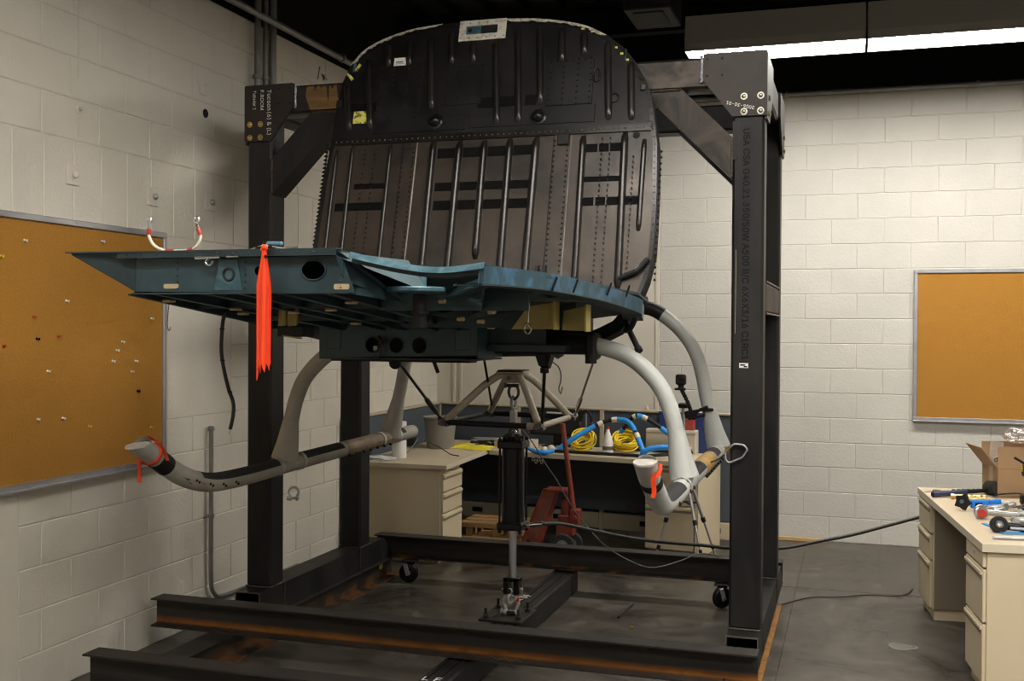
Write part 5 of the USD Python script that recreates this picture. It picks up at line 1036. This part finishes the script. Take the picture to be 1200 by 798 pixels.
# blue-taped tube frame lying on the desk
bt = thing('taped_tube_frame', 'black tube frame wrapped in blue tape standing on the back desk', 'tube frame', wp(1.9, .45, .737))
fa = [wp(1.44, .62, .765), wp(1.56, .57, .86), wp(1.70, .48, .955), wp(1.80, .42, 1.0), wp(1.92, .40, 1.005), wp(2.00, .44, .965), wp(2.08, .52, .875), wp(2.16, .60, .765)]
fb = [wp(1.70, .22, .77), wp(1.84, .25, .90), wp(1.93, .25, 1.01), wp(2.0, .24, 1.03), wp(2.12, .22, .97), wp(2.26, .20, .87), wp(2.40, .18, .77)]
for P, segs in ((spline(fa, 6), ((0, 12, 'tape_blue'), (20, 33, 'tape_blue'), (36, 42, 'tape_blue'))), (spline(fb, 6), ((0, 7, 'tape_blue'), (16, 21, 'tape_blue'), (26, 36, 'tape_blue')))):
    tb = obj('tube', tube(P, .017, 12), 'matt_black', bt, smooth=40)
    for a, b, mm_ in segs: obj('blue_wrap', tube(P[a:min(b+1, len(P))], .0205, 12), mm_, tb, smooth=40)
    for a in (13, 19, 34): 
        if a+2 < len(P): obj('masking_wrap', tube(P[a:a+3], .0215, 12), 'masking_tape', tb, smooth=40)
obj('base_bar', [bar(wp(1.42, .64, .754), wp(2.16, .62, .754), .013, 10), bar(wp(1.68, .24, .754), wp(2.42, .20, .754), .013, 10), bar(wp(2.16, .62, .754), wp(2.42, .20, .754), .013, 10)], 'matt_black', bt)
obj('blue_arch', tube(spline([wp(2.15, .66, .745), wp(2.19, .66, .80), wp(2.27, .63, .825), wp(2.38, .58, .83)], 6), .022, 12), 'tape_blue', bt, smooth=40)
obj('blue_tail', tube(spline([wp(1.20, .68, .765), wp(1.28, .705, .748), wp(1.36, .705, .742), wp(1.42, .66, .76)], 5), [.010, .020, .022, .018], 10), 'tape_blue', bt, smooth=40)
t = thing('scrap_pile', 'small pile of clear bags and fittings on the desk edge left of the red handle', 'scraps', wp(1.35, .55, .737)); rr = random.Random(8)
for k in range(6): obj('bag', ball(wp(1.27+.16*rr.random(), .48+.12*rr.random(), .75+.02*rr.random()), .03, 1, (1, 1, 1)), 'clear_film' if k % 3 else 'masking_tape', t, smooth=True)
t = thing('hanging_fittings', 'bunch of small steel fittings hanging at the edge of the back desk', 'fittings', wp(1.30, .73, .70)); 
for k in range(4): obj('fitting', ring_link(wp(1.27+.025*k, .73, .69-.018*(k % 2)), .010, .003, (0, 0, 1), tuple(E1)), 'galvanised', t, smooth=True)
t = thing('tan_case', 'pale tan case at the right end of the back desk behind the skid tube', 'box', wp(2.2, .25, .737)); obj('body', wbx(2.02, 2.44, .08, .17, .737, .925, .006), 'tan_box', t); obj('seam', wbx(2.021, 2.439, .1695, .1725, .895, .899), 'desk_inner', t)
t = thing('red_carton', 'small red box standing on top of the tan case', 'box', wp(2.34, .12, .926)); obj('body', wbx(2.27, 2.42, .10, .16, .926, 1.02, .004), 'box_red', t); obj('lid', wbx(2.268, 2.422, .098, .162, 1.00, 1.022, .003), 'box_red', t)
t = thing('blue_binder', 'tall dark blue board leaning against the partition behind the tan case', 'binder', wp(2.25, .07, .737)); obj('cover', wbx(2.10, 2.52, .058, .075, .737, 1.062, .004), 'binder_blue', t); obj('spine', wbx(2.52, 2.53, .058, .078, .737, 1.062, .002), 'binder_blue', t)
t = thing('wire_tool', 'thin grey wire tool lying on the left worktop in front of the bucket', 'tool', (-3.2, 7.9, .738)); obj('shaft', tube(spline([(-3.30, 7.62, .742), (-3.27, 7.72, .79), (-3.25, 7.80, .85), (-3.245, 7.82, .87)], 5), .004, 7), 'cable_grey', t); obj('arm', tube(spline([(-3.22, 7.9, .85), (-3.12, 7.95, .80), (-3.02, 7.95, .745), (-2.93, 7.90, .741)], 5), .004, 7), 'cable_black', t)

# pallet and pallet jack behind the rear beam
pa = thing('wooden_pallet', 'stack of rough wooden boards on the floor left of the red pallet jack', 'pallet', (-2.72, 8.2, 0))
for k, (y, z) in enumerate(((8.02, .13), (8.16, .13), (8.30, .13))): obj('plank', box(-2.97, -2.46, y, y+.10, z+.035, z+.075, .003), 'wood', pa)
for y in (8.02, 8.30): obj('plank', box(-2.96, -2.49, y, y+.10, .055, .095, .003), 'wood_pale', pa)
for x in (-2.92, -2.70, -2.54): obj('bearer', box(x, x+.05, 8.04, 8.38, .095, .165, .003), 'wood', pa)
for x in (-2.92, -2.54): obj('bearer', box(x, x+.05, 8.04, 8.38, 0, .055, .003), 'wood', pa)
pj = thing('pallet_jack', 'worn red pallet jack parked behind the rear cross beam', 'pallet jack', (-2.2, 8.0, 0))
obj('fork_plate', sheet([(-2.255, 8.0, .50), (-2.165, 8.0, .50), (-2.315, 7.95, .045), (-2.435, 7.95, .045)], .012), 'jack_red', pj, label='inclined red frame plate')
obj('fork_flange', [beam_bar((-2.165, 8.02, .50), (-2.315, 7.97, .045), .05, .010, up=(0, 1, 0)), beam_bar((-2.255, 8.02, .50), (-2.435, 7.97, .045), .05, .010, up=(0, 1, 0))], 'jack_red', pj)
obj('worn_strip', sheet([(-2.235, 7.990, .46), (-2.195, 7.990, .46), (-2.315, 7.948, .13), (-2.365, 7.948, .13)], .004), 'bare_red_brown', pj)
obj('plate_hole', cyl((-2.375, 7.945, .10), (0, -1, .1), .016, .003, 14), 'black_hole', pj)
obj('top_bracket', [box(-2.26, -2.075, 7.98, 8.12, .485, .508, .004), box(-2.10, -2.075, 7.99, 8.11, .445, .49, .003)], 'jack_red', pj)
obj('pump_body', [cyl((-2.10, 8.04, .30), (0, 0, 1), .042, .13, 18, .004), cyl((-2.10, 8.04, .43), (0, 0, 1), .020, .06, 14), box(-2.155, -2.02, 7.98, 8.10, .235, .31, .008)], 'jack_red', pj, smooth=30)
obj('piston_rod', cyl((-2.10, 8.04, .44), (0, 0, 1), .012, .05, 12), 'chrome', pj)
obj('tow_handle', [bar((-2.035, 8.02, .33), (-2.125, 8.0, 1.01), .020, 12)], 'jack_red', pj, smooth=40)
obj('handle_base', [box(-2.06, -1.985, 7.97, 8.07, .24, .36, .008), cyl((-2.02, 7.965, .30), (0, -1, 0), .020, .02, 12)], 'jack_red', pj)
for dy in (0.0, .11):
    w_ = obj('wheel', lathe([(.045, -.026), (.084, -.026), (.090, -.020), (.090, .020), (.084, .026), (.045, .026)], (-2.10 + dy*.35, 7.93+dy, .092), (0.15, -1, 0), 30), 'rubber', pj, smooth=40)
    obj('hub', lathe([(0, .030), (.012, .030), (.016, .022), (.030, .018), (.046, .020), (.048, .012), (.048, -.012), (0, -.012)], (-2.10 + dy*.35, 7.93+dy, .092), (0.15, -1, 0), 24), 'galvanised', w_, smooth=40)
obj('axle_block', box(-2.16, -2.02, 7.95, 8.05, .16, .24, .008), 'jack_red', pj); obj('foot_bracket', box(-2.30, -2.24, 7.94, 8.0, .02, .06, .004), 'jack_red', pj)

# tripod and action camera
tr = thing('tripod', 'silver tripod with black joints behind the right skid', 'tripod', (-1.17, 7.85, 0)); TX, TY = -1.172, 7.80
obj('centre_column', bar((TX, TY, .48), (TX, TY, 1.20), .014, 14), 'aluminium', tr, smooth=40)
obj('head', box(TX-.035, TX+.035, TY-.03, TY+.03, 1.17, 1.205, .008), 'matt_black', tr); obj('collar', box(TX-.045, TX+.045, TY-.035, TY+.035, .80, .86, .012), 'matt_black', tr); obj('crank', cyl((TX-.06, TY, .79), (1, 0, .1), .018, .12, 12), 'matt_black', tr)
for fx, fy in ((TX-.20, TY-.10), (TX+.19, TY-.20), (TX+.26, TY+.08)):
    a, b = A(TX, TY, .80), A(fx, fy, .012); d = b-a
    l_ = obj('leg', [bar(a, a+d*.55, .012, 10)], 'aluminium', tr, smooth=40); obj('lower_leg', bar(a+d*.55, b, .008, 10), 'aluminium', l_, smooth=40); obj('clamp', [cyl(a+d*.53, tuple(d), .016, .035, 10), cyl(a+d*.78, tuple(d), .013, .03, 10)], 'matt_black', l_); obj('foot', ball(b, .014, 2), 'rubber', l_, smooth=True)
    obj('brace_arm', bar(A(TX, TY, .50), a+d*.40, .005, 8), 'matt_black', tr)
ac = thing('action_camera', 'small black action camera on a flexible arm clamped to the rear cross tube', 'camera', (-.80, 5.93, 1.3))
obj('camera_body', [box(-.928, -.872, 5.875, 5.91, 1.435, 1.492, .008), cyl((-.885, 5.875, 1.477), (0, -1, 0), .012, .012, 16)], 'matt_black', ac); obj('lens', cyl((-.885, 5.863, 1.477), (0, -1, 0), .009, .003, 14), 'screen_black', ac)
obj('mount', [box(-.915, -.885, 5.88, 5.91, 1.405, 1.438, .006), bar((-.935, 5.90, 1.412), (-.875, 5.90, 1.412), .007, 8)], 'matt_black', ac)
gp_ = spline([(-.895, 5.895, 1.405), (-.880, 5.90, 1.375), (-.862, 5.905, 1.335), (-.850, 5.91, 1.30)], 5)
obj('flexible_arm', [ball(p, .012 if i % 2 else .0095, 1) for i, p in enumerate(gp_)], 'matt_black', ac, smooth=True)
obj('clamp', [trimesh.convex.convex_hull(np.array([(-.88, 5.88, 1.29), (-.80, 5.88, 1.305), (-.88, 5.94, 1.29), (-.80, 5.94, 1.305), (-.875, 5.89, 1.255), (-.82, 5.89, 1.245), (-.84, 5.94, 1.25)])), beam_bar((-.84, 5.90, 1.28), (-.755, 5.90, 1.32), .03, .016), beam_bar((-.86, 5.90, 1.25), (-.77, 5.90, 1.275), .03, .012), box(-.80, -.725, 5.895, 5.905, 1.295, 1.312, .003)], 'matt_black', ac)

# ================================================================== RIGHT DESK
DT = math.atan2(.1012, .9949); DX, DY = A(math.cos(DT), math.sin(DT), 0), A(-math.sin(DT), math.cos(DT), 0); DO = A(.582, 5.50, 0)
DM = frame(DO, DX, DY, (0, 0, 1))
def dbx(x0, x1, y0, y1, z0, z1, ch=0): g = box(x0, x1, y0, y1, z0, z1, ch); g.apply_transform(DM); return g
def dp(x, y, z): return DO + DX*x + DY*y + A(0, 0, z)
rd = thing('double_pedestal_desk', 'beige steel double-pedestal desk at the right covered with rigging hardware', 'desk', DO)
obj('desktop', dbx(0, .80, 0, 1.86, .705, .74, .004), 'desk_top', rd); obj('edge_band', [dbx(-.003, .80, -.004, .002, .702, .741, .001), dbx(-.004, .002, -.003, 1.86, .702, .741, .001)], 'desk_edge', rd)
for k, (y0, y1) in enumerate(((.015, .40), (1.44, 1.845))):
    pd = obj('pedestal', dbx(.022, .76, y0, y1, .065, .704, .003), 'desk_beige', rd); obj('plinth', dbx(.035, .75, y0+.012, y1-.012, 0, .065), 'desk_beige', pd)
    for z0, z1 in (((.075, .355), (.365, .615), (.625, .695)) if k == 0 else ((.075, .355), (.365, .515), (.525, .695))):
        d_ = obj('drawer', dbx(.004, .0215, y0+.004, y1-.004, z0, z1, .003), 'desk_beige', pd)
        if z1 - z0 > .1: obj('pull_groove', dbx(.0005, .006, y0+.008, y1-.008, z1-.048, z1-.026), 'desk_inner', d_); obj('pull_lip', dbx(-.006, .006, y0+.008, y1-.008, z1-.028, z1-.010, .003), 'desk_beige', d_)
    obj('lock', cyl(dp(.004, (y0+y1)/2, .66), tuple(-DX), .007, .005, 12), 'galvanised', pd)
obj('kneehole_back', dbx(.70, .72, .40, 1.44, .12, .704), 'desk_inner', rd); obj('kneehole_side', dbx(.03, .70, 1.432, 1.4395, .07, .70), 'desk_inner', rd)
ZD = .7412
# cardboard box with open flaps
cbx = thing('cardboard_box', 'open brown cardboard box on the far end of the right desk', 'box', (.95, 7.25, ZD))
BA = math.radians(11.5); bxu, bxv = A(math.cos(BA+.0), math.sin(BA), 0), A(-math.sin(BA), math.cos(BA), 0)
BO = A(.828, 7.08, ZD); BMx = frame(BO, bxu, bxv, (0, 0, 1))
def cb_(x0, x1, y0, y1, z0, z1): g = box(x0, x1, y0, y1, z0, z1); g.apply_transform(BMx); return g
W_, D_, H_ = .44, .29, .17; th = .004
obj('wall', cb_(0, W_, 0, th, 0, H_), 'cardboard', cbx); obj('wall', cb_(0, W_, D_-th, D_, 0, H_), 'cardboard', cbx); obj('wall', cb_(0, th, th, D_-th, 0, H_), 'cardboard', cbx); obj('wall', cb_(W_-th, W_, th, D_-th, 0, H_), 'cardboard', cbx); obj('bottom', cb_(th, W_-th, th, D_-th, 0, th), 'cardboard_inner', cbx)
def flap(P): 
    q = [BO + bxu*p[0] + bxv*p[1] + A(0, 0, p[2]) for p in P]; return sheet(q, .004)
obj('flap', flap([(0, 0, H_), (0, D_, H_), (-.10, D_+.005, H_+.125), (-.10, -.005, H_+.125)]), 'cardboard', cbx, label='left flap folded outwards')
obj('flap', flap([(0, 0, H_), (W_, 0, H_), (W_, .01, H_+.13), (0, .01, H_+.13)]), 'cardboard', cbx); obj('flap', flap([(0, D_, H_), (W_, D_, H_), (W_, D_+.02, H_+.135), (0, D_+.02, H_+.135)]), 'cardboard', cbx)
obj('crease', cb_(0, W_, -.0018, .001, H_-.003, H_+.002), 'cardboard_inner', cbx); obj('paper_tape', [cb_(-.0015, 0, .085, .16, .0, H_)], 'paper_tape', cbx)
pb = thing('plastic_bag', 'clear printed plastic bag inside the cardboard box, against its left flap', 'plastic bag', BO + A(.05, .1, .1))
P = [BO+bxu*p[0]+bxv*p[1]+A(0, 0, p[2]) for p in ((.012, .03, .12), (.02, .015, .18), (-.035, .05, .245), (.0, .14, .325), (.04, .03, .325), (.06, .05, .15))]
obj('film', trimesh.convex.convex_hull(np.array(P)).subdivide(), 'clear_film', pb); obj('print', text('CN-02', .020, BO+bxu*-.014+bxv*.012+A(0, 0, .205), bxu*.8+A(0, 0, .55), -bxu*.55+A(0, 0, .8), bold=True), 'stamp_ink', pb)
pb2 = thing('plastic_bag', 'crumpled clear plastic bag sticking up out of the cardboard box', 'plastic bag', BO + bxu*.22 + A(0, .1, .3)); g = ball((0, 0, 0), 1, 3); n_ = meshkit.fbm(np.asarray(g.vertices)*2.2, 4, 3); g.vertices = g.vertices*(.55+.9*n_[:, None]); g.apply_scale((.10, .06, .048)); g.apply_translation(BO + bxu*.185 + bxv*.16 + A(0, 0, .355)); obj('film', g, 'clear_film', pb2, smooth=True)
obj('twisted_neck', tube(spline([BO+bxu*.22+bxv*.16+A(0, 0, .345), BO+bxu*.26+bxv*.16+A(0, 0, .31), BO+bxu*.27+bxv*.16+A(0, 0, .18)], 5), [.03, .015, .03], 10), 'clear_film', pb2, smooth=True)
# tools
ml = thing('rubber_mallet', 'black-headed mallet with navy handle lying across the right desk', 'mallet', (.62, 7.02, ZD)); a, b = A(.452, 6.925, ZD+.017), A(.80, 7.16, ZD+.028); d = (b-a)/np.linalg.norm(b-a)
obj('handle', bar(a, a+d*.24, .0165, 12), 'navy_grip', ml, smooth=40); obj('shaft', bar(a+d*.24, b, .012, 12), 'matt_black', ml, smooth=40)
obj('head', lathe([(0, -.06), (.036, -.06), (.042, -.05), (.042, .05), (.036, .06), (0, .06)], b+A(.01, -.01, .015), (.35, -.9, .1), 24), 'rubber', ml, smooth=40)
t = thing('wrench', 'black adjustable wrench lying beyond the mallet at the far end of the right desk', 'wrench', (.6, 7.2, ZD)); a, b = A(.50, 7.13, ZD+.008), A(.80, 7.28, ZD+.008); obj('shaft', beam_bar(a, b, .016, .010), 'matt_black', t); obj('jaw', [cyl(a-A(.01, 0, .008), (0, 0, 1), .026, .016, 14, .002), beam_bar(a+A(-.03, -.02, 0), a+A(.0, .0, 0), .014, .014)], 'dark_bolt', t); obj('knurl', [cyl(a+(b-a)*(.3+.1*k)-A(0, 0, .010), (0, 0, 1), .012, .022, 10) for k in range(6)], 'dark_bolt', t)
t = thing('steel_ruler', 'short steel ruler at the far left corner of the right desk', 'ruler', (.46, 7.2, ZD)); obj('blade', beam_bar((.425, 7.14, ZD+.0015), (.52, 7.22, ZD+.0015), .03, .003, ch=.001), 'aluminium', t)
for k, (x0, y0, x1, y1, r_) in enumerate(((.565, 6.90, .74, 6.93, .012), (.60, 6.83, .76, 6.865, .010))):
    t = thing('brass_bolt', ('long brass bolt lying behind the blue clamp, farther of two', 'long brass bolt lying just behind the blue clamp, nearer of two')[k], 'bolt', (x0, y0, ZD)); a, b = A(x0, y0, ZD+r_+.004), A(x1, y1, ZD+r_+.004)
    obj('shank', bar(a, b, r_, 12), 'brass', t, smooth=40); obj('head', cyl(a-(b-a)*.08, tuple(b-a), r_*1.35, .018, 6), 'brass', t); obj('collar', [cyl(a+(b-a)*q, tuple(b-a), r_*1.2, .012, 12) for q in (.55, .85)], 'brass', t)
t = thing('blue_clamp', 'blue bar clamp with black star knob on the right desk', 'clamp', (.66, 6.58, ZD)); o_ = A(.588, 6.50, ZD+.042); ax = A(.97, .22, 0)
star = Polygon([((.042 if k % 2 == 0 else .029)*math.cos(k*math.pi/5), (.042 if k % 2 == 0 else .029)*math.sin(k*math.pi/5)) for k in range(10)]).buffer(.004)
kn = A(-.50, -.82, .28); kn /= np.linalg.norm(kn); u_ = np.cross((0, 0, 1), kn); u_ /= np.linalg.norm(u_); obj('star_knob', prism(star, .026, frame(o_, u_, np.cross(kn, u_), kn)), 'matt_black', t); obj('knob_cap', cyl(o_+kn*.026, kn, .012, .002, 14), 'cable_grey', t)
obj('screw', bar(o_, o_+ax*.05, .009, 10), 'galvanised', t); obj('body', [beam_bar(o_+ax*.035+A(0, 0, -.008), o_+ax*.125+A(0, 0, -.006), .036, .044)], 'tool_blue', t); obj('jaw', [beam_bar(o_+ax*.14+A(0, .02, -.006), o_+ax*.20+A(0, .06, -.004), .030, .036)], 'tool_blue', t); obj('body_slot', beam_bar(o_+ax*.055+A(.004, -.0185, -.008), o_+ax*.095+A(.004, -.0185, -.008), .004, .018), 'matt_black', t)
obj('frame_bar', bar(o_+ax*.12+A(0, 0, -.02), o_+ax*.24+A(0, .03, -.02), .008, 8), 'galvanised', t)
def lying_shackle(label, o, yaw, R, r, mat_, grp=None):
    ca, sa = math.cos(yaw), math.sin(yaw); o = A(*o); t = thing('bow_shackle', label, 'shackle', o, grp); up, side, zz = A(ca, sa, .12), A(-sa, ca, 0), A(0, 0, 1)
    P = [o - side*R*.72] + [o + side*R*math.cos(a) + up*(R*1.25+R*math.sin(a)) for a in np.linspace(math.pi*1.06, -math.pi*.06, 11)] + [o + side*R*.72]
    obj('bow', tube(spline(P, 3), r, 10), mat_, t, smooth=40); obj('pin', [bar(o-side*R*1.2, o+side*R*1.15, r*.95, 10), cyl(o-side*R*1.3, tuple(side), r*1.8, r, 12)], mat_, t, smooth=40)
    for s_ in (-1, 1): obj('eye', cyl(o+side*s_*R*.72-side*r*.9, tuple(side), r*1.9, r*1.8, 14, r*.2), mat_, t, smooth=40)
    return t
lying_shackle('large grey shackle lying behind the red-tipped eye bolt on the right desk', (.70, 6.40, ZD+.022), .25, .036, .012, 'shackle_grey')
lying_shackle('grey shackle lying on the right desk between blue clamp and box', (.79, 6.60, ZD+.020), .5, .034, .011, 'shackle_grey')
lying_shackle('bright grey shackle at the right edge of the picture on the right desk', (.84, 6.32, ZD+.022), -.4, .034, .012, 'galvanised')
lying_shackle('dark shackle lying furthest right among the hardware on the right desk', (.90, 6.52, ZD+.020), 1.2, .030, .010, 'dark_bolt')
lying_shackle('smaller bright shackle behind the black rod end on the right desk', (.80, 6.12, ZD+.018), .1, .028, .010, 'galvanised')
t = thing('eye_bolt', 'thick grey eye bolt with red-painted end on the right desk', 'bolt', (.66, 6.22, ZD)); o_ = A(.665, 6.215, ZD+.034)
obj('eye', tube([o_ + A(-.018, .035, .0) + A(.026*math.cos(a)*.9, .02*math.cos(a), .027*math.sin(a)) for a in np.linspace(0, 2*math.pi, 20, endpoint=False)], .013, 10, closed=True), 'shackle_grey', t, smooth=True); obj('shank', bar(o_+A(0, .02, 0), o_+A(.17, .06, -.012), .016, 14), 'shackle_grey', t, smooth=40); obj('red_end', cyl(o_+A(-.01, .008, -.004), (-.35, -1, 0), .023, .014, 18, .003), 'red_plastic', t, smooth=40); obj('collar', cyl(o_+A(-.005, .012, -.004), (-.3, -1, .0), .028, .008, 18), 'shackle_grey', t)
t = thing('rod_end', 'black rod-end bearing lying nearest the front edge of the right desk', 'rod end', (.70, 5.84, ZD)); o_ = A(.690, 5.845, ZD+.036)
ax = A(.12, -.95, .28); ax /= np.linalg.norm(ax)
obj('housing', lathe([(.022, -.016), (.040, -.016), (.043, -.010), (.043, .010), (.040, .016), (.022, .016), (.022, -.016)], o_, ax, 26), 'gloss_black', t, smooth=40); obj('ball', lathe([(.011, -.018), (.019, -.018), (.0225, -.008), (.0225, .008), (.019, .018), (.011, .018), (.011, -.018)], o_, ax, 22), 'chrome', t, smooth=40); obj('shank', [bar(o_+A(.036, .01, -.006), o_+A(.19, .03, -.012), .021, 16), cyl(o_+A(.10, .02, -.01), (1, .1, 0), .027, .02, 6)], 'gloss_black', t, smooth=40); obj('pin', bar(o_+A(.05, -.012, -.012), o_+A(.12, -.004, -.014), .008, 10), 'galvanised', t)
t = thing('blue_strap', 'bright blue strap under the black rod end on the right desk', 'strap', (.68, 6.0, ZD)); obj('strap', [beam_bar((.645, 6.06, ZD+.003), (.70, 5.93, ZD+.003), .028, .004, ch=.001), beam_bar((.70, 5.80, ZD+.003), (.88, 5.86, ZD+.003), .04, .004, ch=.001)], 'tape_blue', t)
t = thing('steel_rod', 'thin bright steel rod lying along the near edge of the right desk', 'rod', (.62, 5.62, ZD)); obj('rod', bar((.640, 5.63, ZD+.008), (.95, 5.68, ZD+.008), .008, 12), 'aluminium', t, smooth=40); obj('sleeve', cyl((.80, 5.656, ZD+.008), (.98, .16, 0), .0105, .05, 12), 'aluminium', t)
dr_ = thing('cordless_drill', 'yellow and black cordless drill at the right edge standing before the cardboard box', 'drill', (.95, 6.80, ZD)); o_ = A(.935, 6.80, ZD)
obj('motor_housing', [lathe([(0, -.07), (.03, -.07), (.038, -.055), (.038, .03), (.03, .045), (0, .045)], o_+A(.045, 0, .20), (-1, -.15, 0), 22)], 'tool_yellow', dr_, smooth=40); obj('vent_end', lathe([(0, .040), (.037, .040), (.033, .055), (0, .058)], o_+A(.045, 0, .20), (-1, -.15, 0), 22), 'matt_black', dr_, smooth=40)
obj('vent_slot', [box(o_[0]-.016, o_[0]-.012, o_[1]-.03, o_[1]+.02, .935+.013*k-.0, .940+.013*k) for k in range(3)], 'tool_yellow', dr_)
obj('grip', [beam_bar(o_+A(.05, 0, .165), o_+A(.035, 0, .06), .036, .05)], 'matt_black', dr_); obj('battery', box(o_[0]-.02, o_[0]+.10, o_[1]-.04, o_[1]+.04, ZD, ZD+.06, .008), 'matt_black', dr_); obj('side_handle', bar(o_+A(.04, -.03, .215), o_+A(-.06, -.05, .275), .007, 10), 'matt_black', dr_, smooth=40)
t = thing('black_cord', 'black cord looping on the right desk between mallet and drill', 'cord', (.9, 6.9, ZD)); obj('cord', tube(spline([(.74, 6.72, ZD+.006), (.82, 6.66, ZD+.006), (.90, 6.70, ZD+.008), (.96, 6.80, ZD+.03), (.93, 6.90, ZD+.05), (.85, 7.0, ZD+.03), (.80, 7.05, ZD+.01)], 6), .005, 8), 'cable_black', t, smooth=True)
rr = random.Random(21)
for k, (x, y, lab) in enumerate(((.74, 6.30, 'loose hex nut just right of the red-tipped eye bolt'), (.77, 6.50, 'loose hex nut behind the blue clamp jaw'), (.86, 6.42, 'loose hex nut between the bright shackles near the right picture edge'))):
    hn = thing('hex_nut', lab, 'nut', (x, y, ZD), 'loose nuts on the right desk'); obj('nut', lathe([(.008, 0), (.017, 0), (.018, .004), (.017, .014), (.008, .014), (.008, 0)], (x, y, ZD), n=6), 'galvanised' if k % 2 else 'bolt_zinc', hn)
